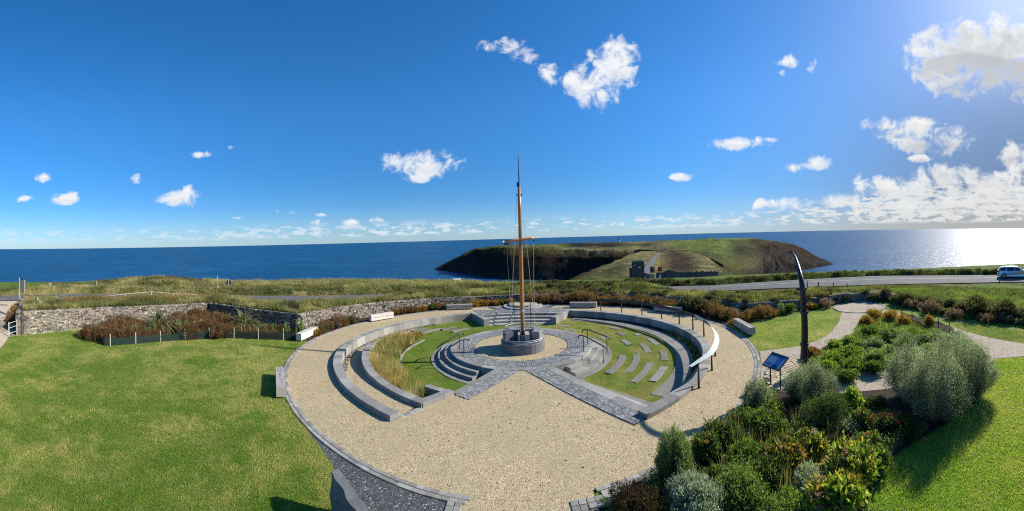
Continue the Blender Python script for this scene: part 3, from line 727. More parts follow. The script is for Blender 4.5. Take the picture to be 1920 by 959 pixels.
def curved_steps(label, a0, a1, loc):
    t = thing('curved_steps', label, 'steps', loc, group='curved steps down from the platform')
    for k, (r0, r1, z) in enumerate(((4.24, 4.63, -.13), (4.62, 5.01, -.29), (5.0, 5.42, -.445))):
        put(t, blocks(None, 'step_stone', arc(r1, a0, a1, 2), 0, r1-r0+.01, z, -.7, 1.0, GRAN_L if k < 2 else SLAB))
    return t
curved_steps('shaded curved stone steps descending from the left side of the round platform', -205, -120, (-4.3, 21, 0))
curved_steps('sunlit curved stone steps descending from the right side of the round platform', -59, 24, (4.7, 20.5, 0))

# kerb ring round the walk
kerb = thing('kerb_ring', 'double row of pale stone setts edging the round gravel walk', 'kerb', (CX, CY-13.7, 0))
m = MB(); na = 0
for row, (r0, r1) in enumerate(((13.20, 13.35), (13.365, 13.51))):
    L = 2*PI*r0; n = int(L/.21)
    for k in range(n):
        a = -90+360*k/n+(row*.45)
        aa = (a+360) % 360; rel = abs(((a+90+180) % 360)-180)
        if 263 < aa < 277: continue
        near = rel < 48 and not (263 < aa < 277)
        mm = MB() if near else m
        h = .5*.2/r0*180/PI
        mm.sweep(arc(r1, a-h, a+h, 5)[:2] if False else [pol(r1, a-h), pol(r1, a+h)], 0.0, r1-r0, .018+random.uniform(-.004, .004), -.08, .008)
        if near and na < 298: put(kerb, mm.build('sett', KERBM)); na += 1
        elif near: m.add(mm.V, mm.F)
o = m.build('sett_run', KERBM); o['kind'] = 'stuff'; put(kerb, o)
for (A, B, lab) in (((-1.39, 9.10), (-1.45, 7.2), 0), ((1.63, 9.0), (1.70, 7.2), 1), ((1.63, 9.02), (3.1, 9.12), 2)):
    s = .21
    for row in range(2 if lab != 2 else 2):
        put(kerb, blocks(None, 'sett', [A, B], (-.2*(row+1) if lab != 2 else -.2*row-.2), (-.2*row-.02 if lab != 2 else -.2*row-.02), .02, -.08, .2, KERBM, ch=.008))

# low curved walls round the bowl
def wall(name, label, path, w, zt, zb, mat=GRAN_L, blen=.62, loc=None, grp='low granite walls round the sunken lawn', rub=None):
    t = thing(name, label, 'wall', loc or (path[0][0], path[0][1], 0), group=grp)
    put(t, blocks(None, 'coping_block', path, 0, w, zt, zb, blen, mat, ch=.01))
    return t
wall('curved_wall', 'outer low granite wall on the left between the walk and the gravel ramp', arc(10.42, -116.5, -248, 2)[::-1], -.0+.0, 0, 0) if False else None
w1 = wall('curved_wall', 'outer low granite wall on the left between the round walk and the sloping gravel ramp', arc(10.90, -116.5, -248.3, 1.5)[::-1], .48, lambda f: .05+.16*float(sstep(f, .35, .75)), lambda f: -.62)
w2 = wall('curved_wall', 'inner low granite wall on the left holding the bed of yellow grasses', arc(9.36, -115.5, -176, 1.5)[::-1], .42, .19, -.6)
w3 = wall('curved_wall', 'low granite wall on the right carrying the ribbon handrail posts', arc(11.06, -68.3, 66.3, 1.5), .50, lambda f: .17-.12*float(sstep(f, .2, .5)), lambda f: -.72)
w4 = wall('bed_wall', 'short straight wall closing the front of the yellow grass bed', [LL1, (-2.60, 15.35)], .40, .17, -.6)
w5 = wall('bed_wall', 'stub wall between the yellow grass bed and the sunken lawn', [(-2.70, 15.45), (-3.85, 16.1)], .34, .13, -.6)
# ramp, bed and bowl features
polar_sheet('gravel_ramp', 9.34, 10.46, -117, -217, lambda r, a: .004+ZB*float(sstep(-a, 128, 190))*.96, GRAVEL, nr=2, da=2)
m = MB()
for k in range(420):
    a = random.uniform(-150, -228); r = random.uniform(10.10, 10.42); s = random.uniform(.04, .11); x, y = pol(r, a)
    m.box((x, y, ZB*float(sstep(-a, 128, 190))*.96+.02), (s, s*.7, s*.6), random.random()*3, Matrix.Rotation(random.uniform(-.4, .4), 3, 'X'))
o = m.build('wall_foot_rubble', DRY); o['kind'] = 'stuff'
polar_sheet('grass_bed_soil', 7.25, 9.0, -122, -196, lambda r, a: -.43+.30*max(0, (r-7.3)/1.7), SOIL, nr=4, da=2)
bk = thing('bed_edging', 'thin curved stone edging between the yellow grass bed and the sunken lawn', 'edging', (*pol(7.2, -160), ZB))
put(bk, blocks(None, 'edging_stone', arc(7.28, -134, -203, 2)[::-1], 0, .13, -.41, -.6, .7, SLAB))
bandr = thing('curved_path', 'curved grey slab path at the foot of the right wall inside the sunken lawn', 'path', (*pol(9.6, -20), ZB)) ; bandr['kind'] = 'structure'
put(bandr, blocks(None, 'paving_slab', arc(10.02, -54, 62, 1.5), 0, .92, ZB+.03, -.62, 1.5, SLAB, ch=.006))
polar_sheet('wall_foot_bed', 9.98, 10.6, -66, 64, ZB+.02, SOIL, nr=1, da=2)
# stone seats set flush in the turf: (r, a0, a1)
for i, (cx0, cy0, cx1, cy1) in enumerate([(480,550,575,435),(600,540,668,415),(640,603,752,480),(760,600,845,507),(735,415,700,355),(843,465,830,400),(805,365,735,325),(625,365,565,335),
        (485,330,420,316),(590,300,535,290),(697,303,650,296),(560,262,490,255),(225,250,165,243),(265,290,205,282)]):
    A = P(1000+cx0/3.426, 540+cy0/3.426, -.45); B = P(1000+cx1/3.426, 540+cy1/3.426, -.45)
    ra, rb = [math.hypot(q[0]-CX, q[1]-CY) for q in (A, B)]; aa, ab = [math.degrees(math.atan2(q[1]-CY, q[0]-CX)) for q in (A, B)]
    if aa > ab: aa, ab = ab, aa
    r = (ra+rb)/2; seg = arc(r+.19, aa, ab, 3); z = zg(r, (aa+ab)/2)+.03
    dirs = ['nearest the steps', 'second from the steps', 'long one at the front of the lawn', 'beside the slab path at the front', 'short one in the middle of the lawn', 'broad one close to the slab path', 'curved one towards the back right', 'small one behind the middle', 'beside the right handrail', 'thin one near the back', 'tiny one near the slab path', 'thin one at the far back', 'sunk behind the platform', 'just behind the platform rim']
    o = MB().sweep(seg, 0, .40, z, z-.12, .01).build('turf_slab', SLAB)
    tag(o, 'grey stone slab flush in the right lawn, '+dirs[i], 'slab', 'stone slabs set in the right lawn')
for i, (ax, ay, bx, by, d) in enumerate([(940,400,1020,385,'leftmost of those in the back left turf'),(985,408,1090,386,'lower one of the back left turf'),(1095,392,1170,380,'second from the back stair cheek'),(1150,402,1232,386,'nearest the back stair cheek')]):
    A = P(440+ax/2.82, 480+ay/2.82, -.42); B = P(440+bx/2.82, 480+by/2.82, -.42)
    o = MB().sweep([A, ((A[0]+B[0])/2-.02, (A[1]+B[1])/2+.06), B], -.17, .17, -.38, -.6, .01).build('turf_slab', SLAB); tag(o, 'worn stone slab in the turf, '+d, 'slab', 'stone slabs set in the left lawn')

# back stairs
st = thing('back_stairs', 'broad shallow stone stairs with dark risers rising from the lawn to the far walk', 'stairs', (*pol(8.7, 89), ZB))
for k, (r0, r1, z) in enumerate(((7.7, 8.35, -.45), (8.3, 8.95, -.31), (8.9, 9.6, -.155), (9.55, 10.0, .01))):
    put(st, blocks(None, 'step_stone', arc(r1, 68.3, 110.2, 2), 0, r1-r0, z, -.75, 1.2, GRAN_L))
put(st, blocks(None, 'cheek_block', [pol(7.55, 67.0), pol(10.7, 65.4)], -.02, .42, .10, -.75, .8, GRAN_L))
put(st, blocks(None, 'cheek_block', [pol(7.55, 111.4), pol(10.7, 112.8)], -.42, .02, .10, -.75, .8, GRAN_L))
put(st, setts_ring('cobble_landing', 10.0, 11.1, 67.5, 111.0, .12, .028, SETT, None))
polar_sheet('landing_bedding', 9.95, 11.15, 67, 111.6, .006, JOINT, nr=1)
o = setts_ring('cobble_fan', 11.1, 13.6, 68, 110, .13, .026, SETT, None, mask=lambda x, y: abs(x-.75) < 1.6+max(0, (y-CY-11.1))*.85 or (y-CY) < 11.5)
polysheet('fan_bedding', [(.75-2.2, CY+11.0), (.75+2.2, CY+11.0), (.75+3.6, CY+13.3), (.75-3.6, CY+13.3)], .004, JOINT)
# podium behind
pod = thing('round_podium', 'small round two-step stone podium with gravel top beyond the far stairs', 'podium', (.85, 35.2, 0))
def ring_blocks(parent, cx, cy, r0, r1, zt, zb, n, mat, a0=0, a1=360):
    for k in range(n):
        s0 = a0+(a1-a0)*(k+.015)/n; s1 = a0+(a1-a0)*(k+.985)/n
        pts = [(cx+r1*math.cos(math.radians(s0+(s1-s0)*j/4)), cy+r1*math.sin(math.radians(s0+(s1-s0)*j/4))) for j in range(5)]
        put(parent, MB().sweep(pts, 0, r1-r0, zt, zb, .01).build('step_stone', mat))
ring_blocks(pod, .85, 35.2, 1.25, 1.85, .15, -.1, 12, GRANITE)
ring_blocks(pod, .85, 35.2, .95, 1.35, .30, -.1, 10, GRAN_L)
o = MB().lathe([(.97, .1), (.97, .295), (0.001, .30)], (.85, 35.2, 0), 24).build('gravel_top', GRAVEL); put(pod, o)

# ------------------------------------------------------------------ mast and its base
BX, BY = 0.46, 21.75
base = thing('mast_plinth', 'dark stone drum with open recesses and steel rails holding the foot of the mast', 'plinth', (BX, BY, 0))
put(base, MB().lathe([(1.28, 0), (1.28, .53), (1.255, .55), (.2, .55)], (BX, BY, .01), 26).build('drum', LIME))
def wedge(a0, a1, r0, r1, z0, z1, mat=LIME, name='wedge_block', slope=0):
    pts = [(BX+r1*math.cos(math.radians(a0+(a1-a0)*j/5)), BY+r1*math.sin(math.radians(a0+(a1-a0)*j/5))) for j in range(6)]
    put(base, MB().sweep(pts, 0, r1-r0, z1, z0, .012).build(name, mat))
MIDS = material('mid_limestone', stone_ramp([(0, (.15, .15, .148)), (.5, (.20, .20, .195)), (1, (.25, .25, .24))], 20, .25, .004, .2), .6, .35)
wedge(24, 156, .72, 1.16, .53, 1.14, MIDS)
wedge(158, 212, .66, 1.16, .53, 1.12, MIDS); wedge(-36, 22, .66, 1.16, .53, 1.12, MIDS)
wedge(213, 228, .80, 1.14, .53, .72, LIME, 'shelf_stone')
put(base, MB().box((BX-.22, BY-.62, .53+.27), (.10, .66, .54)).build('inner_block', GRANITE)); put(base, MB().box((BX+.24, BY-.56, .53+.27), (.24, .74, .54), .05).build('inner_block', GRANITE)); put(base, MB().box((BX, BY+.35, .53+.29), (1.5, .5, .58)).build('inner_block', MIDS))
for z, a0, a1, r in ((.74, 198, 342, 1.20), (1.27, 35, 165, 1.08), (.66, 200, 340, 1.22)):
    pts = [(BX+r*math.cos(math.radians(a0+(a1-a0)*k/16)), BY+r*math.sin(math.radians(a0+(a1-a0)*k/16)), z) for k in range(17)]
    mm = MB().tube(pts, .022, 6)
    for k in (0, 8, 16): mm.tube([(pts[k][0], pts[k][1], z-.12), pts[k]], .014, 6)
    put(base, mm.build('steel_rail', STEEL, smooth=True))
mst = thing('mast', 'tall varnished timber mast with pale-tipped yard, rigging lines and thin dark topmast', 'mast', (BX, BY, .53))
lean = Vector((.006, 0, 1))
def mp(z): return (BX+.004*z, BY-.02, z)
put(mst, MB().tube([mp(.9), mp(2), mp(5), mp(8), mp(9.55)], [.10, .112, .108, .096, .08], 16).build('pole', MAST, smooth=True))
put(mst, MB().lathe([(.095, 9.52), (.10, 9.55), (.10, 9.75), (.08, 9.78)], mp(0), 12).build('mast_cap', BLACK))
for dx in (-.1, .19): put(mst, MB().box((mp(0)[0]+dx, mp(0)[1], 9.05), (.07, .07, .1)).build('shroud_cleat', BLACK))
put(mst, MB().tube([mp(9.7), mp(10.6), mp(11.25), mp(11.35)], [.035, .025, .02, .03], 8).build('topmast', BLACK, smooth=True))
for c_, d_ in (((mp(0)[0]-.11, BY-.10, .82), (.05, .30, .62)), ((mp(0)[0]+.13, BY-.10, .82), (.05, .30, .62)), ((mp(0)[0]+.01, BY-.26, .70), (.18, .04, .36))): put(mst, MB().box(c_, d_).build('foot_bracket', STEEL))
put(mst, MB().lathe([(.128, 2.18), (.13, 2.20), (.13, 2.26), (.128, 2.28)], mp(0), 14).build('steel_band', STEEL, smooth=True))
yc = Vector(mp(6.42)); yd = Vector((1.0, .35, .10)).normalized()
put(mst, MB().tube([yc-yd*1.02+Vector((0,-.14,0)), yc-yd*.5+Vector((0,-.14,0)), yc+Vector((0,-.14,0)), yc+yd*.6+Vector((0,-.14,0)), yc+yd*.98+Vector((0,-.14,0))], [.05, .07, .075, .065, .045], 12).build('yard', MAST, smooth=True))
put(mst, MB().tube([yc-yd*1.14+Vector((0,-.14,0)), yc-yd*1.01+Vector((0,-.14,0))], [.035, .052], 10).build('yard_tip', WHITE, smooth=True))
put(mst, MB().tube([yc+yd*.97+Vector((0,-.14,0)), yc+yd*1.08+Vector((0,-.14,0))], [.047, .03], 10).build('yard_tip', WHITE, smooth=True))
put(mst, MB().tube([yc+Vector((-.13, -.05, -.02)), yc+Vector((0, -.2, .05)), yc+Vector((.14, -.05, .02))], .03, 8).build('yard_collar', BLACK, smooth=True))
rig = [((BX-.78, BY-.25, 6.25), (BX-.62, BY+.2, .98)), ((BX+.80, BY+.1, 6.38), (BX+.70, BY+.1, .98)), ((BX+.16, BY, 9.05), (BX+.78, BY+.3, 1.0)), ((BX-.10, BY, 9.05), (BX-.72, BY+.2, 1.0)), ((BX+.12, BY-.05, 9.0), (BX+.14, BY-.15, 1.1))]
for a, b in rig: put(mst, MB().tube([a, b], .0085, 5).build('rigging_line', ROPE))
for c_ in ((BX-.78, BY-.25, 6.18), (BX+.80, BY+.1, 6.32)): put(mst, MB().box(c_, (.05, .05, .14)).build('pulley', BLACK))

# ------------------------------------------------------------------ handrails
def handrail(label, A, B, za, zb_, grp, hook=True, h=.92):
    """rail from upper post A to lower post B"""
    t = thing('handrail', label, 'handrail', (*A, za), group=grp)
    A_ = Vector((*A, za)); B_ = Vector((*B, zb_)); d = (B_-A_); hd = Vector((d.x, d.y, 0)).normalized()
    for q in (A_, B_):
        mm = MB().tube([q, q+Vector((0, 0, h-.02))], .022, 6).lathe([(.045, 0), (.02, .06)], q, 8)
        put(t, mm.build('post', RUSTY))
    pts = [A_-hd*.30+Vector((0, 0, h-.14)), A_-hd*.30+Vector((0, 0, h-.04)), A_-hd*.22+Vector((0, 0, h)), A_+Vector((0, 0, h)), A_+hd*.15+Vector((0, 0, h-.02)), B_-hd*.05+Vector((0, 0, h+.02)), B_+hd*.16+Vector((0, 0, h-.06)), B_+hd*.17+Vector((0, 0, h-.18))]
    put(t, MB().tube(pts, .034, 8).build('rail', BLACK, smooth=True))
G = 'handrails on the curved steps'
a1 = [P(862, 656), P(869.5, 668)]
handrail('dark handrail on the shaded left steps, the one further from the plaza', P(861.5, 655.5), P(826, 679, -.45), 0, -.44, G)
handrail('dark handrail on the shaded left steps, the one nearer the plaza', P(870, 668), P(834, 690, -.45), 0, -.44, G)
handrail('dark handrail on the sunlit right steps, nearer the plaza', P(1094.5, 661), P(1131.5, 681, -.45), 0, -.44, G)
handrail('dark handrail on the sunlit right steps, further from the plaza', P(1102, 648), P(1138.5, 661, -.45), 0, -.44, G)
handrail('dark handrail on the back stairs left of the mast', (-.02, CY+10.1), (.05, CY+7.75), 0, -.44, 'handrails on the back stairs', h=1.0)
handrail('dark handrail on the back stairs right of the mast', (1.42, CY+10.1), (1.34, CY+7.75), 0, -.44, 'handrails on the back stairs', h=1.0)

# ------------------------------------------------------------------ ribbon handrail
rib = thing('ribbon_handrail', 'long twisting ribbon handrail on brown posts, pale green at its broad front end', 'handrail', (*pol(11.2, -20), 0))
pb = [(1122.5,585.5),(1163,588),(1202,592.5),(1240,599),(1274,608),(1298,618.5),(1321,631),(1344,668),(1333,694.5),(1307,727.5)]
PB = [P(x, y) for x, y in pb]
def rpol(p): return math.hypot(p[0]-CX, p[1]-CY), math.degrees(math.atan2(p[1]-CY, p[0]-CX))
PBn = []
for p in PB:
    r, a = rpol(p); PBn.append(pol(11.22, a))
for p in PBn:
    mm = MB(); q = Vector((p[0], p[1], 0)); dn = Vector((p[0]-CX, p[1]-CY, 0)).normalized()
    mm.box((p[0], p[1], .01), (.12, .12, .02), math.atan2(dn.y, dn.x)); 
    V = []; ux = Vector((-dn.y, dn.x, 0))
    for z, w in ((.0, .045), (.93, .028)):
        for sx, sy in ((-1,-1),(1,-1),(1,1),(-1,1)): V.append(q+dn*sx*w+ux*sy*w*.6+Vector((0, 0, z)))
    mm.add(V, [(0,1,5,4),(1,2,6,5),(2,3,7,6),(3,0,4,7),(4,5,6,7)])
    put(rib, mm.build('post', RUSTY))
ang = [rpol(p)[1] for p in PBn]; a_end = ang[-1]-1.6; a_start = ang[0]+1.0
n = 110; V = []; Fc = []
for i in range(n+1):
    f = i/n; a = a_start+(a_end-a_start)*f
    tw = float(sstep(f, .52, .80)); w = .105+.03*float(sstep(f, .5, .78))-.05*float(sstep(f, .93, 1.0))
    r = 11.20-.05*math.sin(f*6)+.10*float(sstep(f, .7, .84))*(1-float(sstep(f, .86, 1)))-.22*float(sstep(f, .9, 1)); z = .98+.10*math.sin(PI*float(sstep(f, .55, 1.0)))
    x, y = pol(r, a); dn = Vector((x-CX, y-CY, 0)).normalized()
    th = PI/2*(1-tw)+.50*tw*(1-float(sstep(f, .86, 1)))       # vertical at the back, lying towards the front
    ac = -dn*math.cos(th)+Vector((0, 0, 1))*math.sin(th); nn = dn*math.sin(th)+Vector((0, 0, 1))*math.cos(th)
    c = Vector((x, y, z))
    for s, t in ((-1, -.008), (1, -.008), (1, .008), (-1, .008)): V.append(c+ac*w*s+nn*t)
for i in range(n):
    for k in range(4): q = i*4; Fc.append((q+k, q+(k+1) % 4, q+4+(k+1) % 4, q+4+k))
Fc += [(3, 2, 1, 0), (n*4, n*4+1, n*4+2, n*4+3)]
me = me_py('ribbon', V, Fc); me.materials.append(RIBBON_SHADE); me.materials.append(RIBBON)
bm = bmesh.new(); bm.from_mesh(me); bmesh.ops.recalc_face_normals(bm, faces=bm.faces); bm.to_mesh(me); bm.free()
for p_ in me.polygons: p_.material_index = 1 if p_.index//4 > n*.52 and p_.normal.z > -.2 else 0  # back run and undersides take the darkened copy, shade kept in colour
put(rib, obj('ribbon', me))

# ------------------------------------------------------------------ benches
def bench(label, A, B, w=.42, h=.42, gap=.07, mat=TIMBER, marks=False, legs=True):
    A = Vector((*A, 0)); B = Vector((*B, 0)); L = (B-A).length; ang = math.atan2(B.y-A.y, B.x-A.x); c = (A+B)/2
    t = thing('beam_bench', label, 'bench', (c.x, c.y, 0), ang, 'solid timber beam benches round the walk')
    m = MB(); n = 14; rs = random.Random(label)
    V = []; ch = .02
    for i in range(n+1):
        x = -L/2+L*i/n; j = [rs.uniform(-.006, .006) for _ in range(6)]
        for (y, z) in ((-w/2+ch, gap), (-w/2, gap+ch), (-w/2+j[0], gap+h-ch), (-w/2+ch, gap+h+j[1]), (-.02, gap+h-.004+j[2]), (w/2-ch, gap+h+j[3]), (w/2+j[4], gap+h-ch), (w/2, gap+ch), (w/2-ch, gap)): V.append((x, y, z))
    k = 9; Fc = []
    for i in range(n):
        for q in range(k): Fc.append((i*k+q, i*k+(q+1) % k, (i+1)*k+(q+1) % k, (i+1)*k+q))
    Fc.append(tuple(range(k-1, -1, -1))); Fc.append(tuple(range(n*k, n*k+k)))
    m.add(V, Fc); me = m.mesh('seat'); obj('seat', me, t, mat)
    for s in (-1, 1): obj('foot', MB().box((s*L*.32, 0, gap/2), (.10, w*.8, gap)).mesh('foot'), t, BLACK)
    m = MB()
    for q in range(5):
        x = rs.uniform(-.45, .45)*L; m.box((x, rs.uniform(-.15, .15)*w, gap+h+.001), (rs.uniform(.15, .4), .006, .006), rs.uniform(-.08, .08))
    o = obj('split', m.mesh('split'), t, DSTAKE); o['kind'] = 'stuff'
    if marks:   # carved line of small worn characters on the face towards the walk
        m = MB(); x = -L*.38
        while x < L*.42:
            if rs.random() < .17: x += .07
            hh = rs.choice([.03, .05, .05]); m.box((x, -w/2-.001, gap+h*.55), (.012, .004, hh)); m.box((x+.014, -w/2-.001, gap+h*.55+rs.choice([-1, 0, 1])*hh*.4), (.028, .004, .009)); x += .048
        obj('carved_line', m.mesh('carved_line'), t, DSTAKE)['kind'] = 'stuff'
    return t
bench('cracked grey timber beam bench on the left lawn edge with its shadow on the grass', P(527, 748), P(523.5, 706), .40, .40)
bench('bleached timber beam bench at the end of the green netting', (-13.65, 20.75), (-13.75, 23.2), .42, .46, mat=LIT_TIMBER)  # bleached look is sunlight put into the timber colour
bench('bleached timber beam bench with a carved line, in front of the sunlit stone wall', P(694, 604), P(735.5, 597), .42, .48, mat=LIT_TIMBER, marks=True)  # same lightened timber, sunlight painted into its colour
bench('grey timber beam bench beside the far left of the podium', P(837.5, 582), P(886, 580), .42, .42)
bench('grey timber beam bench just right of the podium', P(1069, 577), P(1119, 577), .42, .42)
bench('grey timber beam bench half hidden behind the ribbon handrail', P(1228, 584), P(1279, 588), .42, .42)
bench('grey timber beam bench on the right of the walk beside the small lawn', P(1380, 611), P(1411, 630), .42, .45)

# ------------------------------------------------------------------ davit
dv = thing('boat_davit', 'tall curved dark steel boat davit standing beside the information panel', 'davit', (12.05, 12.1, 0))
cp = [(12.12, 12.3, 0), (12.06, 12.1, 1.5), (11.90, 11.93, 2.8), (11.76, 11.83, 3.65), (11.86, 12.05, 4.3), (12.22, 12.62, 4.85), (12.68, 13.3, 5.25), (12.9, 13.72, 5.38)]
def crom(cp, n=6):
    cp = [Vector(c) for c in cp]; out = []
    for i in range(len(cp)-1):
        p0, p1, p2, p3 = cp[max(i-1, 0)], cp[i], cp[i+1], cp[min(i+2, len(cp)-1)]
        for k in range(n):
            t = k/n; out.append(.5*((2*p1)+(p2-p0)*t+(2*p0-5*p1+4*p2-p3)*t*t+(3*p1-p0-3*p2+p3)*t**3))
    return out+[cp[-1]]
pts = crom(cp); N = len(pts)
put(dv, MB().tube(pts, [float(np.interp(p.z, [0, 1.2, 3.5, 4.6, 5.47], [.185, .165, .145, .11, .055])) for p in pts], 16).build('shaft', DAVIT, smooth=True))
for z in (1.25, 2.75, 3.1, 3.9):
    p = min(pts, key=lambda q: abs(q.z-z)); put(dv, MB().lathe([(.16, -.06), (.205, -.06), (.205, .05), (.16, .06)], (p.x, p.y, p.z), 14).build('collar', DAVIT))
p = min(pts, key=lambda q: abs(q.z-3.9)); put(dv, MB().box((p.x-.17, p.y+.15, p.z), (.12, .10, .09), -.8).build('lug', DAVIT))
p = pts[-1]; put(dv, MB().lathe([(.06, -.05), (.075, 0), (.05, .07), (.02, .12)], p, 10).tube([p+Vector((-.02, .02, .02)), p+Vector((-.12, .10, .06)), p+Vector((-.16, .13, -.02))], .022, 6).build('head_eye', DAVIT))

# ------------------------------------------------------------------ information panel
ip = thing('information_panel', 'tilted blue information panel in a black frame on two posts beside the walk', 'panel', (10.1, 12.1, 0))
c0 = [P(1429, 685, .88), P(1459.5, 696.5, .88)]
TL_ = PD(1448.3, 660.5, math.hypot(*c0[0])+.62); TR_ = PD(1479.5, 671, math.hypot(*c0[1])+.60)
A = Vector((*c0[0], .88)); B = Vector((*c0[1], .88)); Cc = Vector(TR_); Dd = Vector(TL_)
ux = (B-A); uy = (Dd-A); nn = ux.cross(uy).normalized()
if nn.z < 0: nn = -nn
def pq(u, v, h=0): return A+ux*u+uy*v+nn*h+ (Cc-B-(Dd-A))*u*v
def pslab(u0, u1, v0, v1, h0, h1):
    return MB().add([pq(u, v, h) for h in (h0, h1) for u, v in ((u0, v0), (u1, v0), (u1, v1), (u0, v1))], [(3,2,1,0),(4,5,6,7),(0,1,5,4),(1,2,6,5),(2,3,7,6),(3,0,4,7)])
put(ip, pslab(0, 1, 0, 1, -.03, 0).build('backing', BLACK))
for u0, u1, v0, v1 in ((0, 1, 0, .06), (0, 1, .94, 1), (0, .05, .06, .94), (.95, 1, .06, .94)): put(ip, pslab(u0, u1, v0, v1, .001, .022).build('frame', BLACK))
put(ip, pslab(.052, .948, .062, .938, .001, .006).build('panel_face', PANELB))
put(ip, pslab(.10, .86, .79, .90, .007, .009).build('title_band', PANELD))
mm = MB(); rs = random.Random(3)
for k in range(9):
    u = .12+.015*k*2.2; hh = .10+.10*abs(math.sin(k*1.7)); mm2 = pslab(u, u+.022, .16, .16+hh, .007, .009); mm.add(mm2.V, mm2.F)
for k in range(14):
    u = .45+.03*k; hh = .05+.14*math.exp(-((k-5)/4.)**2)+.02*rs.random(); mm2 = pslab(u, u+.03, .10, .10+hh, .007, .0085); mm.add(mm2.V, mm2.F)
put(ip, mm.build('picture_silhouette', PANELD))
mm = MB()
for r_ in range(7):
    mm2 = pslab(.14, .14+.5*rs.uniform(.7, 1), .70-.045*r_, .712-.045*r_, .007, .0085); mm.add(mm2.V, mm2.F)
put(ip, mm.build('text_line', plain('panel_text', (.35, .45, .6), .3)))
for u in (.26, .86):
    q = pq(u, .35, -.03); put(ip, MB().tube([(q.x, q.y, 0), (q.x, q.y, q.z)], .032, 8).build('post', BLACK))

# sandstone flags under the davit
fl = thing('flagstone_apron', 'pale yellow crazy-paved sandstone apron under the davit and panel', 'paving', (10.8, 12.2, 0))
rs = random.Random(9); n_ = 0
polysheet('flag_bedding', [P(1432, 700), P(1440, 690), P(1502, 668), P(1520, 678), P(1500, 735), P(1440, 735)], .002, JOINT)
poly = [P(1434, 700), P(1443, 692), P(1500, 670), P(1516, 680), P(1498, 732), P(1441, 732)]
def inpoly(x, y, pts):
    c = False; j = len(pts)-1
    for i in range(len(pts)):
        xi, yi = pts[i][0], pts[i][1]; xj, yj = pts[j][0], pts[j][1]
        if (yi > y) != (yj > y) and x < (xj-xi)*(y-yi)/(yj-yi)+xi: c = not c
        j = i
    return c
xs = [p[0] for p in poly]; ys = [p[1] for p in poly]; y = min(ys)
while y < max(ys):
    hh = rs.uniform(.18, .30); x = min(xs)
    while x < max(xs):
        ww = rs.uniform(.2, .42)
        if inpoly(x+ww/2, y+hh/2, poly):
            V = [(x+rs.uniform(.0, .04), y+rs.uniform(0, .04)), (x+ww-rs.uniform(0, .04), y+rs.uniform(0, .04)), (x+ww-rs.uniform(0, .04), y+hh-rs.uniform(0, .04)), (x+rs.uniform(0, .04), y+hh-rs.uniform(0, .04))]
            z = .03+rs.uniform(-.006, .006)
            put(fl, MB().add([(a, b, q) for q in (-.02, z) for a, b in V], [(3,2,1,0),(4,5,6,7),(0,1,5,4),(1,2,6,5),(2,3,7,6),(3,0,4,7)]).build('flagstone', FLAG))
        x += ww
    y += hh

# standing slate slab in the foreground
sl_ = thing('slate_slab', 'upright slab of split grey slate rising at the edge of the dark gravel', 'stone', (-3.6, 7.3, 0))
V = []; Fc = []; n = 22; A = Vector((-4.36, 7.86, 0)); B = Vector((-2.2, 6.02, 0)); dr = (B-A).normalized(); nx = Vector((-dr.y, dr.x, 0)); L = (B-A).length
nz = 7; rs = random.Random(4)
def jag(i, z): return .022*math.sin(i*1.1+z*5)+.018*math.sin(i*.5-z*9)+rs.uniform(-.015, .015)
for i in range(n+1):
    p = A+dr*L*i/n
    for k in range(nz+1):
        z = -.1+1.12*k/nz; V.append(p-nx*(.0+ (jag(i, z) if 0 < k < nz+1 else 0))+Vector((0, 0, z)))      # rough face
    for k in range(nz+1):
        z = -.1+1.12*(nz-k)/nz; V.append(p+nx*.235+Vector((0, 0, z)))
q = 2*(nz+1)
for i in range(n):
    for k in range(q): Fc.append((i*q+k, i*q+(k+1) % q, (i+1)*q+(k+1) % q, (i+1)*q+k))
Fc.append(tuple(range(q-1, -1, -1))); Fc.append(tuple(range(n*q, n*q+q)))
put(sl_, MB().add(V, Fc).build('slab', SLATE))

# windblown bits and weeds lying on the gravel
m = MB(); rs = random.Random(21)
for k in range(650):
    a = rs.uniform(-150, -35); r = rs.uniform(4.6, 13.0); x, y = pol(r, a)
    if r < 11 and not (abs(x-CX) < (18.2-y)*.50 and y < 18.2): continue
    q = rs.choice((.010, .012, .016, .02, .03)); m.box((x, y, .006), (q*2, q, .008), rs.uniform(0, 3), Matrix.Rotation(rs.uniform(-.5, .5), 3, 'X'))
o = m.build('gravel_litter', plain('dead_leaf', (.07, .055, .03), .9)); o['kind'] = 'stuff'

# ------------------------------------------------------------------ dry stone walls
def dms(px, off=0.0):
    th = azx(px); d = float(WALL(px))+off; return (d*math.sin(th), d*math.cos(th))
def stone_variants(n=8):
    out = []
    for i in range(n):
        rs = random.Random(i+50); V = []
        for z in (-.5, .5):
            for x, y in ((-.5,-.5), (.5,-.5), (.5,.5), (-.5,.5)): V.append((x+rs.uniform(-.07, .07), y+rs.uniform(-.08, .08), z+rs.uniform(-.10, .10)))
        m = MB().add(V, [(3,2,1,0),(4,5,6,7),(0,1,5,4),(1,2,6,5),(2,3,7,6),(3,0,4,7)]); me = m.mesh('stone'); me.materials.append(DRY)
        bm = bmesh.new(); bm.from_mesh(me); bmesh.ops.bevel(bm, geom=bm.edges[:], offset=.09, segments=1, affect='EDGES'); bm.to_mesh(me); bm.free()
        out.append(me)
    return out
STN = stone_variants()
SV = [(np.array([v.co[:] for v in me.vertices]), [tuple(p.vertices) for p in me.polygons]) for me in STN]
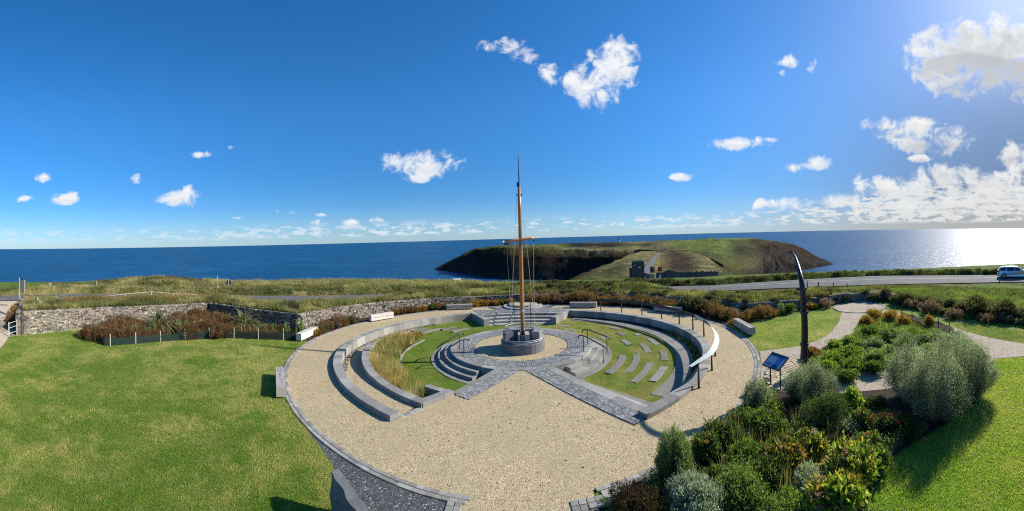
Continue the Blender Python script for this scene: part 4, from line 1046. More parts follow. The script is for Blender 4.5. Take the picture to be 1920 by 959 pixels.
def dry_wall(label, pts, hs, thick=.36, nbig=180, flip=1, zb=-.1, course=.105, lenr=(.13, .36)):
    """pts: base line; hs: height at each point. Faces to the right of the path if flip=1"""
    t = thing('stone_wall', label, 'wall', (*pts[0], 0), group='dry stone garden walls')
    L = plen(pts); cum = [0]
    for a, b in zip(pts, pts[1:]): cum.append(cum[-1]+math.hypot(b[0]-a[0], b[1]-a[1]))
    hf = lambda s: float(np.interp(s, cum, hs))
    core = MB(); nn = max(2, int(L/1.0)); path = [at_s(pts, L*i/nn) for i in range(nn+1)]
    core.sweep(path, .07 if flip > 0 else -thick-.0, thick if flip > 0 else -.07, lambda i: hf(L*i/nn)-.06, zb-.3, .02)
    put(t, core.build('core', MORTAR))
    st = []; z = zb
    while z < max(hs)+.05:
        h = random.uniform(.8, 1.25)*course; s = random.uniform(0, .3)
        while s < L-.05:
            l = random.uniform(*lenr)*(1.35 if random.random() < .15 else 1); l = min(l, L-s); top = hf(s+l/2)
            if z < top-.04:
                st.append((s+l/2, z+h/2, l, h, 0))
            s += l+.012
        z += h+.008
    # top course lies across the wall
    s = 0
    while s < L:
        l = random.uniform(.18, .48); st.append((min(s+l/2, L), hf(s+l/2)-.02, l, random.uniform(.07, .13), 1)); s += l+.015
    big = sorted(range(len(st)), key=lambda i: -st[i][2]*(st[i][3])*(1+st[i][4]))[:nbig]; big = set(big)
    VV = []; FF = []; nvt = 0
    for i, (s, z, l, h, top) in enumerate(st):
        a = at_s(pts, max(0, s-.1)); b = at_s(pts, min(L, s+.1)); ang = math.atan2(b[1]-a[1], b[0]-a[0]); p = at_s(pts, s)
        nx, ny = -math.sin(ang)*flip, math.cos(ang)*flip
        dp = .22+random.uniform(-.03, .05) if not top else thick*random.uniform(.8, 1.1)
        off = (.06+random.uniform(-.035, .03)) if not top else thick/2-.02
        c = (p[0]+nx*off, p[1]+ny*off, z); k = random.randrange(8); tw = random.uniform(-.05, .05)
        if i in big:
            o = bpy.data.objects.new('stone', STN[k]); COL.objects.link(o); o.location = c; o.rotation_euler = (tw, tw*.5, ang+tw); o.scale = (l*1.0, dp, h*1.02); local(o, t)
        else:
            v, f = SV[k]; w = v*np.array([l, dp, h*1.02]); ca, sa = math.cos(ang+tw), math.sin(ang+tw)
            w = np.stack([w[:, 0]*ca-w[:, 1]*sa, w[:, 0]*sa+w[:, 1]*ca, w[:, 2]], 1)+np.array(c)
            VV += [tuple(q) for q in w]; FF += [tuple(j+nvt for j in g) for g in f]; nvt += len(v)
    me = me_py('small_stones', VV, FF); o = obj('small_stones', me, None, DRY); o['kind'] = 'stuff'; local(o, t)
    return t
def wpath(x0, x1, step=30): return [dms(x) for x in np.arange(x0, x1+.1, (x1-x0)/max(1, round((x1-x0)/step)))]
pw = wpath(40, 388); dry_wall('long sunlit dry stone wall behind the far left bed', pw, [float(WH(x)) for x in np.linspace(40, 388, len(pw))], nbig=290)
pw = [dms(391), dms(430), dms(470), dms(510), dms(556)]; dry_wall('shaded dry stone wall returning towards the tower behind the flax plants', pw, [1.35, 1.35, 1.36, 1.36, 1.38], nbig=120)
pw = wpath(558, 990); dry_wall('sunlit curved dry stone wall behind the pale benches', pw, [float(WH(x)) for x in np.linspace(558, 990, len(pw))], nbig=290)
pw = wpath(992, 1650, 40); dry_wall('shaded dry stone wall under the hedge behind the ribbon handrail', pw, [float(WH(x)) for x in np.linspace(992, 1650, len(pw))], nbig=160, course=.12)
A = P(38, 628); pw = [A, PD(40, 580, 34)[:2], PD(44, 560, 43)[:2]]; dry_wall('low stone wall running away behind the notice board at the far left', pw[::-1], [.75, .95, 1.7], nbig=60, flip=-1)

# ------------------------------------------------------------------ plants
def npin(X, Y, pts):
    c = np.zeros(len(X), bool); j = len(pts)-1
    for i in range(len(pts)):
        xi, yi = pts[i][:2]; xj, yj = pts[j][:2]
        if yi != yj: c ^= ((yi > Y) != (yj > Y)) & (X < (xj-xi)*(Y-yi)/(yj-yi)+xi)
        j = i
    return c
def rndn(n): return RNG.normal(size=(n, 3))
def unit(v): return v/np.maximum(np.linalg.norm(v, axis=1, keepdims=True), 1e-6)
def leaf_mesh(name, pos, d, length, width, tint, mat=None, fold=True):
    """diamond leaves: base at pos, pointing along d"""
    n = len(pos); d = unit(d); s = unit(np.cross(d, unit(rndn(n)))); length = np.asarray(length).reshape(-1, 1)*np.ones((n, 1)); width = np.asarray(width).reshape(-1, 1)*np.ones((n, 1))
    V = np.stack([pos, pos+d*length*.45+s*width*.5, pos+d*length, pos+d*length*.45-s*width*.5], 1).reshape(-1, 3)
    Fa = np.arange(4*n).reshape(-1, 4); c = np.repeat(tint, 4, axis=0)
    me = me_np(name, V, Fa, c); me.materials.append(mat or LEAF); return me
def blade_mesh(name, pos, length, width, tint, lean=.35, wind=(0, 0), mat=None):
    n = len(pos); a = RNG.uniform(0, 2*PI, n); length = np.asarray(length)*np.ones(n); width = np.asarray(width)*np.ones(n)
    s = np.stack([np.cos(a), np.sin(a), np.zeros(n)], 1); ln = np.stack([RNG.normal(0, lean, n)+wind[0], RNG.normal(0, lean, n)+wind[1], np.ones(n)], 1); ln = unit(ln)
    V = np.stack([pos-s*width[:, None]/2, pos+s*width[:, None]/2, pos+ln*length[:, None]], 1).reshape(-1, 3)
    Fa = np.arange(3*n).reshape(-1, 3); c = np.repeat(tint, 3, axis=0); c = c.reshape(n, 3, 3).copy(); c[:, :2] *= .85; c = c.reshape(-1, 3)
    me = me_np(name, V, Fa, c); me.materials.append(mat or BLADE); return me
def tints(n, cols, var=.22):
    cols = np.array(cols); c = cols[RNG.integers(0, len(cols), n)]; return np.clip(c*(1+RNG.normal(0, var, (n, 1))), .004, .95)
def lumps(w, h, k, sq=.5):
    """lobes that make up a bush outline: centre, radius"""
    out = []
    for i in range(k):
        a = random.uniform(0, 2*PI); rr = w/2*sq*math.sqrt(random.random()); out.append((rr*math.cos(a), rr*math.sin(a), h*random.uniform(.32, .62), w*random.uniform(.22, .34), h*random.uniform(.28, .42)))
    return out
def bush_leafy(w, h, n, ll, lw, cols, k=9, up=.5, var=.25, shell=.55, clump=9):
    L = lumps(w, h, k); m = n//clump; pos = []; nr = []
    idx = RNG.integers(0, len(L), m)
    C = np.array([[l[0], l[1], l[2]] for l in L])[idx]; R = np.array([[l[3], l[3], l[4]] for l in L])[idx]
    u = unit(rndn(m)); u[:, 2] = np.abs(u[:, 2])*np.where(RNG.random(m) < .8, 1, -1); rad = RNG.uniform(shell, 1.06, (m, 1))
    q = C+u*R*rad; q[:, 2] = np.maximum(q[:, 2], .03)
    q = np.repeat(q, clump, 0)+rndn(m*clump)*ll*.55; u2 = np.repeat(u, clump, 0)
    d = u2*.7+rndn(len(q))*.65+np.array([0, 0, up]); q[:, 2] = np.maximum(q[:, 2], .02)
    ct = np.repeat(tints(m, cols, var), clump, 0)*(1+RNG.normal(0, .18, (len(q), 1)))
    return q, d, RNG.uniform(.7, 1.25, len(q))*ll, RNG.uniform(.7, 1.2, len(q))*lw, np.clip(ct, .004, .95)
def bush_wispy(w, h, n, ll, lw, cols, stems=90, droop=.0, spread=.5):
    """upright feathery sprays fanning from the base"""
    m = stems; a = RNG.uniform(0, 2*PI, m); s = np.sqrt(RNG.random(m)); ph = RNG.uniform(0, 6, 3); rag = 1+.13*np.sin(3*a+ph[0])+.09*np.sin(5*a+ph[1]+4*s)+.07*np.sin(9*a+ph[2]); tip = np.stack([np.cos(a)*s*w/2*rag, np.sin(a)*s*w/2*rag, h*(1-.66*s**2.6)*(1+.10*np.sin(4*a+ph[1])*s+.06*np.sin(7*a+5*s))*RNG.uniform(.84, 1.05, m)], 1)
    basep = tip*np.array([spread*.35, spread*.35, 0]); k = n//m; t = RNG.uniform(.05, 1.0, (m, k, 1))**.8
    bend = np.stack([np.cos(a), np.sin(a), np.zeros(m)], 1)[:, None, :]*(w*.10)*np.sin(t*PI)
    p = basep[:, None, :]*(1-t)+tip[:, None, :]*t+bend; dirn = unit(tip-basep)[:, None, :]*np.ones((m, k, 1))
    p = p+RNG.normal(size=p.shape)*np.array([.08, .08, .06])*w*.62*(.4+.6*t); p = p.reshape(-1, 3); d = dirn.reshape(-1, 3)+rndn(m*k)*.38; p[:, 2] = np.maximum(p[:, 2], .02)
    ct = np.repeat(tints(m, cols, .12), k, 0)*(.55+.6*t.reshape(-1, 1))*(1+RNG.normal(0, .2, (m*k, 1)))  # leaves painted darker toward the stem foot, like shade inside the bush
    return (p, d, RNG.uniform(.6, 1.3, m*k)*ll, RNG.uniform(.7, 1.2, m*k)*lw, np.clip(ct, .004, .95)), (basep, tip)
def stems_mesh(basep, tip, r=.008, mx=60):
    m = MB()
    for i in range(min(mx, len(tip))):
        b, t = Vector(basep[i]), Vector(tip[i]); m.tube([b, b.lerp(t, .5)+Vector((0, 0, .03)), t], [r*1.5, r, r*.3], 4, False)
    return m.mesh('stem')
def flower_heads(w, h, n, size, cols, k=7):
    """rounded heads made of many petals"""
    m = n; a = RNG.uniform(0, 2*PI, m); s = np.sqrt(RNG.random(m))*.92; c = np.stack([np.cos(a)*s*w/2, np.sin(a)*s*w/2, h*(.97-.40*s**2)], 1); out = []
    pet = 34; u = unit(rndn(m*pet)); u[:, 2] = np.abs(u[:, 2])*.9-.12; p = np.repeat(c, pet, 0)+u*size*.5*np.array([1, 1, .75])
    d = np.cross(u, unit(rndn(len(u)))); ct = np.repeat(tints(m, cols, .15), pet, 0)*(1+RNG.normal(0, .15, (len(p), 1)))
    return p, d, RNG.uniform(.7, 1.2, len(p))*size*.30, RNG.uniform(.7, 1.2, len(p))*size*.26, np.clip(ct, .01, .95)

# palettes (true leaf colours)
GREYG = [(.19,.215,.16),(.14,.165,.12),(.28,.30,.235),(.10,.125,.08),(.36,.38,.30)]
SILV = [(.32,.37,.32),(.25,.30,.26),(.40,.44,.38),(.19,.24,.19)]
DEEP = [(.065,.105,.030),(.09,.13,.038),(.042,.07,.020)]
MIDG = [(.13,.20,.036),(.18,.25,.045),(.09,.145,.028)]
LIME_ = [(.22,.30,.045),(.28,.34,.06),(.17,.25,.04)]
REDB = [(.24,.095,.05),(.18,.075,.04),(.28,.14,.07),(.13,.11,.04),(.20,.13,.06)]
PINKB = [(.21,.125,.12),(.15,.09,.085),(.30,.20,.17),(.12,.115,.06)]
ORNG = [(.42,.19,.035),(.34,.13,.028),(.38,.25,.06),(.12,.12,.03)]
STRAW = [(.58,.48,.25),(.50,.42,.20),(.40,.34,.13),(.22,.23,.07)]
PALEG = [(.24,.30,.12),(.18,.25,.085),(.28,.33,.16)]
HYD = [(.20,.29,.04),(.36,.38,.06),(.12,.20,.03),(.42,.28,.07)]
GORSE = [(.075,.080,.035),(.10,.10,.042),(.05,.055,.024),(.17,.155,.07),(.085,.065,.04)]
DARKR = [(.05,.030,.018),(.035,.04,.016),(.07,.035,.02)]
def plant(name, label, cat, x, y, z, foliage, group=None, stems=None, flowers=None, rz=None, scale=1, leafname='foliage'):
    t = thing(name, label, cat, (x, y, z), random.uniform(0, 6.28) if rz is None else rz, group); t.scale = (scale,)*3
    obj(leafname, foliage, t)
    if stems is not None: obj('stem', stems, t, BARK)
    if flowers is not None: obj('flower_head', flowers, t)['kind'] = 'stuff'
    return t
def S(k=1): return MB().tube([(0,0,0),(.02*k,.0,.2*k),(.10*k,.03*k,.45*k)], [.02*k,.015*k,.008*k], 5).tube([(0,0,0),(-.06*k,.05*k,.40*k)], [.018*k,.008*k], 5).tube([(0,0,0),(.03*k,-.10*k,.42*k)], [.018*k,.007*k], 5).mesh('stem')

# ---- big grey-green shrubs, right foreground
def wispy(label, x, y, w, h, n=15000, cols=GREYG, ll=.058, lw=.018, stems=170, px=None, spread=.6, group='feathery grey-green shrubs in the right bed'):
    X, Y = P(x, y) if px is None else px
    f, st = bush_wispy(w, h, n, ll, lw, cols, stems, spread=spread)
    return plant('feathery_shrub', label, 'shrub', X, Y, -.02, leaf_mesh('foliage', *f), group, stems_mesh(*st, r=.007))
wispy('huge rounded feathery grey-green shrub at the front of the big right-hand clump', 1758, 780, 2.45, 2.3, 60000)
wispy('tall feathery grey-green shrub on the left side of the big right-hand clump', 1705, 742, 1.85, 2.1, 36000)
wispy('tall feathery grey-green shrub on the right side of the big clump, beside the lawn', 1818, 742, 2.05, 2.2, 40000)
wispy('feathery grey-green shrub at the back of the big clump, near the far path', 1790, 700, 2.3, 1.9, 30000)
wispy('broad feathery shrub hiding the foot of the davit', 1520, 752, 2.0, 1.45, 40000)
wispy('small feathery shrub left of the information panel post', 1418, 772, 1.05, 1.2, 18000)
wispy('slim upright feathery shrub standing at the gravel edge', 1266, 905, .95, 1.5, 24000, cols=[(.16,.21,.08),(.13,.175,.065),(.21,.25,.11)], stems=130, spread=.8)
wispy('low feathery shrub behind the big clump with rosy stems', 1700, 655, 1.5, .95, 7000, cols=GREYG+MIDG)
wispy('small feathery shrub between the netting and the big clump', 1757, 645, 1.1, .8, 5000, cols=GREYG)

def leafy(name, label, cat, x, y, w, h, n, ll, lw, cols, px=None, flowers=None, group=None, k=9, up=.5, var=.25, z=-.02, scale=1):
    X, Y = P(x, y) if px is None else px
    return plant(name, label, cat, X, Y, z, leaf_mesh('foliage', *bush_leafy(w, h, n, ll, lw, cols, k, up, var)), group, S(min(1, h)), leaf_mesh('flower_head', *flowers) if flowers else None, scale=scale)
PK = [(.42,.22,.23),(.36,.17,.20),(.48,.30,.28)]; RD = [(.33,.025,.045),(.24,.02,.035),(.40,.05,.05)]; OR = [(.55,.16,.07),(.45,.07,.05),(.6,.3,.1)]
B = [ # name, label, x, y(base), w, h, n, leaf, width, palette, flowers
 ('dark_shrub','dark needle-leaved shrub in front of the broad feathery shrub',1545,818,1.75,1.45,15000,.07,.02,DEEP,None),
 ('dark_shrub','very dark reddish shrub in the bottom corner of the bed beside the gravel',1190,975,1.35,.85,9000,.05,.028,DARKR,(1.2,.9,8,.07,[(.14,.05,.03)])),
 ('lavender_bush','large silver lavender bush at the bottom of the frame',1305,965,1.45,.75,11000,.085,.022,SILV,None),
 ('lavender_bush','silver lavender bush among the yellowing hydrangeas',1512,925,1.05,.62,9000,.08,.022,SILV,None),
 ('green_mound','large soft green mound in the middle of the foreground bed',1392,935,1.75,.85,15000,.055,.024,[(.18,.25,.06),(.14,.21,.045),(.25,.30,.08)],None),
 ('green_mound','low green mound at the bottom edge under the hydrangeas',1470,975,1.3,.65,9000,.055,.024,[(.17,.25,.055),(.13,.20,.04),(.24,.30,.08)],None),
 ('hydrangea','yellow-green hydrangea with pink heads at the outer corner of the bed',1600,905,1.35,.95,3600,.15,.075,HYD,(1.35,.98,12,.17,PK)),
 ('hydrangea','hydrangea with dusty pink heads at the bottom of the bed, largest leaves',1560,968,1.35,.85,3600,.15,.075,HYD,(1.3,.85,9,.17,PK)),
 ('hydrangea','hydrangea with orange autumn leaves in the middle of the bed',1470,880,1.4,.85,4200,.13,.06,[(.13,.17,.03),(.26,.20,.04),(.07,.11,.02),(.32,.16,.05)],(1.3,.85,5,.12,PK)),
 ('hydrangea','hydrangea with mauve heads behind the lavender',1525,858,1.15,.8,3400,.13,.065,HYD,(1.1,.85,9,.14,[(.40,.26,.30),(.30,.17,.20)])),
 ('hydrangea','hydrangea with dark red heads nearest the shadow of the big clump',1620,812,.85,.75,2400,.11,.055,DEEP+MIDG,(.8,.76,9,.15,RD)),
 ('hydrangea','red-headed hydrangea inside the shadow beside the lawn',1664,815,.9,.65,2200,.11,.055,DEEP,(.85,.65,9,.14,RD)),
 ('hydrangea','small hydrangea with crimson heads near the bed edge',1632,850,.65,.6,1600,.10,.05,MIDG,(.6,.6,6,.12,RD)),
 ('hydrangea','bronze-headed small hydrangea at the right tip of the bed',1650,880,.6,.55,1500,.10,.05,MIDG,(.6,.56,6,.12,[(.28,.10,.12)])),
 ('hydrangea','purple-brown headed hydrangea in front of the dark needle shrub',1520,838,.95,.75,2200,.11,.055,DEEP+DARKR,(.9,.75,10,.14,[(.17,.05,.075),(.12,.04,.05)])),
 ('leafy_shrub','glossy spreading shrub at the gravel edge with drooping leaves',1350,835,1.05,.6,3000,.16,.05,DEEP+[(.10,.13,.03)],None),
 ('leafy_shrub','dark leafy shrub behind the spreading one with a pale plume',1390,800,1.1,.62,4400,.10,.045,DEEP+MIDG,(1.0,.64,3,.11,PK)),
 ('leafy_shrub','bright yellow-green leafy shrub right of the dark needle shrub',1600,772,.75,.8,2600,.12,.05,LIME_,None),
 ('leafy_shrub','yellow-green clump under the small feathery shrub',1452,785,.65,.55,1800,.12,.05,LIME_+MIDG,None),
 ('leafy_shrub','green leafy shrub with orange and red flowers near the gravel',1322,868,.85,.85,4800,.075,.035,MIDG+DEEP,(.6,.88,7,.13,OR)),
 ('leafy_shrub','tangled mid-green shrub in the shade of the bed centre',1440,830,1.5,.95,9000,.08,.035,DEEP+MIDG,(1.3,.95,5,.12,[(.22,.10,.10)])),
 ('leafy_shrub','light green leafy shrub below the reddish hydrangea',1398,880,1.15,.8,7200,.07,.032,MIDG,None),
 ('leafy_shrub','airy green shrub left of the silver lavender in the middle',1450,915,1.1,.8,6500,.07,.032,MIDG+DEEP,None),
 ('leafy_shrub','pale green upright shrub beside the crimson hydrangea',1612,858,.55,.7,2200,.08,.032,[(.15,.20,.07),(.11,.16,.05)],None),
 ('leafy_shrub','dark ground shrub in the shadow left of the big clump',1640,770,1.0,.45,4000,.08,.035,DEEP,None),
 ('leafy_shrub','dark low shrub inside the shadow under the big clump',1700,815,1.3,.4,4200,.08,.035,DEEP,(1.1,.4,4,.10,RD)),
 ('leafy_shrub','thin grey-green shrub next to the red-headed hydrangea',1590,825,.9,.7,3200,.06,.025,GREYG,None),
 ('leafy_shrub','green shrub filling between the lavender and the gravel corner',1345,915,.8,.55,3600,.06,.028,[(.13,.18,.04),(.09,.13,.03)],None),
 ('leafy_shrub','glossy green shrub near the middle foreground gap',1412,905,.9,.5,3600,.07,.032,MIDG,None)]
for nm, lab, x, y, w, h, n, ll, lw, cols, fl_ in B:
    leafy(nm, lab, {'hydrangea':'hydrangea','lavender_bush':'lavender'}.get(nm, 'shrub'), x, y, w, h, n, ll, lw, cols, flowers=flower_heads(*fl_) if fl_ else None, group=nm.replace('_', ' ')+'s in the right foreground bed', up=1.3 if nm == 'lavender_bush' else .5)

# mid bed between the two right-hand paths
MB_ = [(1640,600,1.3,.75,ORNG,'orange-tipped spiky shrub at the near edge of the round gravel end'),(1668,604,1.4,.8,ORNG,'orange-tipped shrub beside the start of the netting'),(1697,612,1.3,.75,ORNG,'orange-tipped shrub halfway along the netting'),(1625,612,.9,.6,ORNG,'small golden shrub at the path corner'),
 (1742,618,.55,.85,ORNG,'single orange spike plant beside the netting stakes'),
 (1630,632,1.3,.7,MIDG,'rounded green shrub at the left of the middle bed'),(1672,636,1.6,.75,MIDG+PALEG,'large rounded pale-flecked green shrub in the middle bed'),(1712,636,1.1,.6,MIDG,'green shrub under the orange row'),(1730,650,1.2,.75,GREYG+MIDG,'grey-green shrub right of the middle bed'),
 (1598,650,1.2,.55,MIDG+LIME_,'bright green shrub by the path bend'),(1568,655,1.0,.45,LIME_,'yellow-green ground shrub nearest the path bend'),(1640,655,1.2,.6,MIDG+GREYG,'dull green shrub in the centre of the middle bed'),(1600,672,1.4,.6,LIME_+MIDG,'lime green sprawling shrub in the middle bed'),
 (1560,680,1.3,.5,LIME_+MIDG,'lime green sprawling shrub beside the davit'),(1640,682,1.4,.7,MIDG+PALEG,'green shrub in front of the gravel spur'),(1600,698,1.2,.6,MIDG,'leafy green shrub above the gravel patch'),(1522,672,.8,.55,REDB,'reddish shrub just right of the davit'),
 (1548,698,1.2,.6,MIDG+LIME_,'green shrub right of the broad feathery shrub'),(1665,668,1.0,.6,PALEG,'pale yellow-green shrub behind the tall clump'),(1590,715,1.0,.5,MIDG,'low leafy shrub at the left end of the gravel patch'),(1640,700,1.0,.55,DEEP+MIDG,'dark leafy shrub at the left foot of the tall clump'),
 (1740,672,1.2,.7,PALEG+MIDG,'yellow-green shrub glimpsed between the tall clumps'),(1790,640,1.0,.5,GREYG+MIDG,'low grey shrub at the far tip of the middle bed')]
for x, y, w, h, cols, lab in MB_:
    og = cols is ORNG
    leafy('leafy_shrub' if not og else 'orange_shrub', lab, 'shrub', x, y, w, h, 3400 if not og else 2600, .085 if not og else .13, .045 if not og else .03, cols, group='shrubs of the middle right bed', up=.5 if not og else 1.6)

def where(px, x=None):
    L = [(60,'at the far left'),(150,'below the notice board'),(240,'at the left end of the netting'),(330,'by the large flax plant'),(400,'between the two flax plants'),(480,'by the smaller flax plant'),(560,'near the end pier of the wall'),(760,'left of the far bench'),(900,'in line with the white vehicle'),(985,'just left of the mast'),(1040,'just right of the mast'),(1100,'behind the bench right of the podium'),(1165,'in line with the lighthouse'),(1215,'in line with the ruined tower'),(1260,'in line with the red sign'),(1320,'behind the bend of the ribbon handrail'),(1380,'above the right bench'),(1430,'left end of the small lawn'),(1480,'just left of the davit'),(1530,'just right of the davit'),(1590,'left of the round gravel end'),(1650,'behind the round gravel end'),(1710,'behind the netting start'),(1770,'behind the orange spike plant'),(1830,'above the far right grass strip'),(1880,'in line with the verge post by the car'),(1925,'at the right edge, below the car')]
    for a, b in L:
        if px < a: return b
    return 'beyond the right edge'
# ---- prototypes for the far beds
def proto(kind):
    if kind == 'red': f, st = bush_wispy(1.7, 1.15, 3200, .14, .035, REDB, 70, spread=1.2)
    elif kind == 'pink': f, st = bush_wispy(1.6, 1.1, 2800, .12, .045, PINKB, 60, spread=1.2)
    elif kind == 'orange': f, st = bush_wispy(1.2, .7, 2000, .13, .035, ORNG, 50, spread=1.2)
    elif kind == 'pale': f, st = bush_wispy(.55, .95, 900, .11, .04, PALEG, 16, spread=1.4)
    elif kind == 'gorse': f = bush_leafy(2.4, 1.35, 5200, .13, .05, GORSE, 12, .7); st = None
    elif kind == 'green': f = bush_leafy(1.2, .7, 2400, .09, .05, MIDG+DEEP, 7); st = None
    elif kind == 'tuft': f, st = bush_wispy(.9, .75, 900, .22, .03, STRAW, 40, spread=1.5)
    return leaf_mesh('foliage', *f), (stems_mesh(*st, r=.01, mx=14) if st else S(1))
PR = {k: [proto(k) for _ in range(3)] for k in ('red', 'pink', 'orange', 'pale', 'gorse', 'green', 'tuft')}
for k in PR:
    for a, b in PR[k]: b.materials.append(BARK)
NAMES = {'red': ('red_brown_shrub', 'shrub'), 'pink': ('pink_brown_shrub', 'shrub'), 'orange': ('orange_plant', 'plant'), 'pale': ('pale_green_spire', 'plant'), 'gorse': ('gorse_bush', 'bush'), 'green': ('green_shrub', 'shrub'), 'tuft': ('grass_tussock', 'grass tuft')}
def far(kind, xy, s, label, group, z=0.0, sz=None):
    fm, sm = random.choice(PR[kind]); t = thing(NAMES[kind][0], label, NAMES[kind][1], (xy[0], xy[1], z-.03), random.uniform(0, 6.28), group)
    t.scale = (s, s, sz or s*random.uniform(.88, 1.12)); obj('foliage', fm, t); obj('stem', sm, t)
# left alcove bed
k = 0
for i in range(30):
    px = random.uniform(185, 545); th = azx(px); lo = math.hypot(*P(px, float(np.interp(px, [150, 195, 300, 420, 565], [622, 645, 638, 632, 635]))))+.9; hi = float(WALL(px))-.7
    if hi < lo+.3: continue
    d = lo+(hi-lo)*random.random()**.8
    if (abs(px-298) < 34 and d < 28.3) or (abs(px-457) < 34 and d < 28.5): continue
    far('red' if random.random() < .9 else 'pink', (d*math.sin(th), d*math.cos(th)), random.uniform(.85, 1.15)*(1 if px < 430 else .66), 'rust-red shrub in the netted bed, '+where(px), 'rust-red shrubs of the netted bed')
for px, d in ((165, 27.2), (180, 26.2), (205, 26.2), (235, 25.9), (252, 27), (335, 28.5), (365, 30.0), (375, 27.5), (352, 26.5), (410, 26.5), (395, 29.5)):
    th = azx(px); far('red', (d*math.sin(th), d*math.cos(th)), .95, 'low rust-red shrub in the netted bed, '+where(px), 'rust-red shrubs of the netted bed')
sp = [192, 232, 252, 272, 286, 303, 335, 350, 362, 395, 487, 497, 515, 537, 560]
wh = ['leftmost, inside the netting corner', 'second from the netting corner', 'left of the big flax plant', 'touching the big flax plant', 'in front of the big flax plant', 'right foot of the big flax plant', 'double stem right of the big flax plant', 'tall one right of the big flax plant', 'next to the buff grass tuft', 'midway between the two flax plants', 'right of the smaller flax plant', 'second right of the smaller flax plant', 'near the dark wall foot', 'near the end pier of the wall', 'rightmost, beside the pale bench']
for x, w_ in zip(sp, wh):
    y = float(np.interp(x, [150, 195, 300, 420, 565], [622, 643, 636, 630, 633]))-4; X, Y = P(x, y); far('pale', (X, Y), random.uniform(.9, 1.3), 'pale green leafy spire, '+w_, 'pale green spires along the netting')
far('tuft', P(375, 622), 1.1, 'buff grass tuft in the middle of the netted bed', 'grass tufts')
# far beds round the walk
def ringbed(a0, a1, r0, r1, kinds, n, lab, grp, s=(.6, .95)):
    for i in range(n):
        a = a0+(a1-a0)*(i+random.random()*.8)/n; r = random.uniform(r0, r1); p = pol(r, a); px = 960+F*math.atan2(p[0], p[1])
        if math.hypot(*p) > float(WALL(px))-.35: r -= .8; p = pol(r, a)
        kd = random.choice(kinds); far(kd, p, random.uniform(*s), {'red': 'rust-red', 'pink': 'brownish pink', 'orange': 'orange and green', 'green': 'dark green', 'gorse': 'dark'}[kd]+' '+lab+(', '+where(px) if len(lab.split())+len(where(px).split()) < 14 else ''), grp+', '+kd)
ringbed(158, 180, 13.9, 14.3, ['green', 'red', 'orange', 'pink'], 16, 'low shrub under the sunlit wall between the pale benches', 'low shrubs by the bleached benches', (.6, .85))
ringbed(117, 150, 13.9, 14.3, ['red', 'orange', 'green'], 14, 'low shrub under the stone wall left of the podium', 'low shrubs left of the podium', (.5, .75))
ringbed(92, 112, 13.9, 14.3, ['orange', 'green', 'orange'], 12, 'shrub along the back of the walk just left of the podium', 'shrubs behind the walk', (.7, .95))
ringbed(60, 88, 13.9, 14.6, ['red', 'pink', 'red'], 17, 'shrub along the back of the walk right of the podium', 'shrubs behind the walk', (.8, 1.0))
ringbed(26, 58, 14.0, 15.0, ['pink', 'red', 'green', 'green'], 20, 'shrub in the shaded bed behind the ribbon handrail', 'shrubs in the shaded bed', (.7, 1.0))
ringbed(2, 25, 14.5, 15.6, ['red', 'pink', 'green', 'gorse'], 14, 'shrub in the shaded bed above the right bench', 'shrubs above the right bench', (.7, 1.0))
rb = [(1378,610,'orange',.7,'small orange plant beside the end of the right bench'),(1415,598,'red',.8,'rust-red bush left of the small green lawn'),(1432,596,'red',.95,'larger rust-red bush behind the small lawn'),(1447,594,'orange',.8,'orange-brown bush behind the small lawn'),(1465,590,'pale',1.1,'pale green plant left of the davit'),(1480,586,'green',1.1,'dark green bush directly left of the davit'),(1512,580,'orange',1.0,'orange bush right of the davit'),
      (1526,580,'green',.7,'grey-green bush right of the orange one'),(1548,577,'pink',.8,'brownish bush between the davit and the round gravel end'),(1400,602,'red',.7,'rust-red bush nearest the right bench')]
for x, y, kd, s, lab in rb: far(kd, P(x, y), s, lab, 'bushes behind the small lawn')
for i in range(30):   # shrubs beyond the far right path
    px = 1555+i*13.5; y = float(np.interp(px, [1555, 1590, 1640, 1690, 1780, 1920], [570, 562, 559, 579, 600, 614]))-random.uniform(2, 8); kd = random.choice(['pink', 'pink', 'pink', 'green', 'pale', 'pink', 'pink', 'red']); 
    lab = {'pink': 'brownish pink', 'red': 'rust-red', 'green': 'green', 'pale': 'pale green spiky'}[kd]+' shrub, '+where(px)
    far(kd, P(px, y), random.uniform(.55, .85)*(1 if px < 1800 else .75), lab, 'shrubs beyond the far right path, '+kd)
for i in range(20):
    px = 1560+i*20; s = random.uniform(.45, .7)*(1 if px < 1820 else .8); d = float(WALL(px))+random.uniform(-.2, .5); th = azx(px); X, Y = d*math.sin(th), d*math.cos(th)
    far('gorse', (X, Y), s, 'dark hedge bush, '+where(px), 'dark hedge bushes at the right', landz(X, Y)*.5 if landz(X, Y) > 0 else 0)
for x, y, s, lab in ((1834, 592, 1.05, 'tall rounded dark bush in the right-hand hedge'), (1885, 598, 1.05, 'largest dark bush in the hedge at the right edge of the view'), (1690, 572, .8, 'rounded dark bush behind the netting')):
    far('gorse', P(x, y), s, lab, 'large hedge bushes')
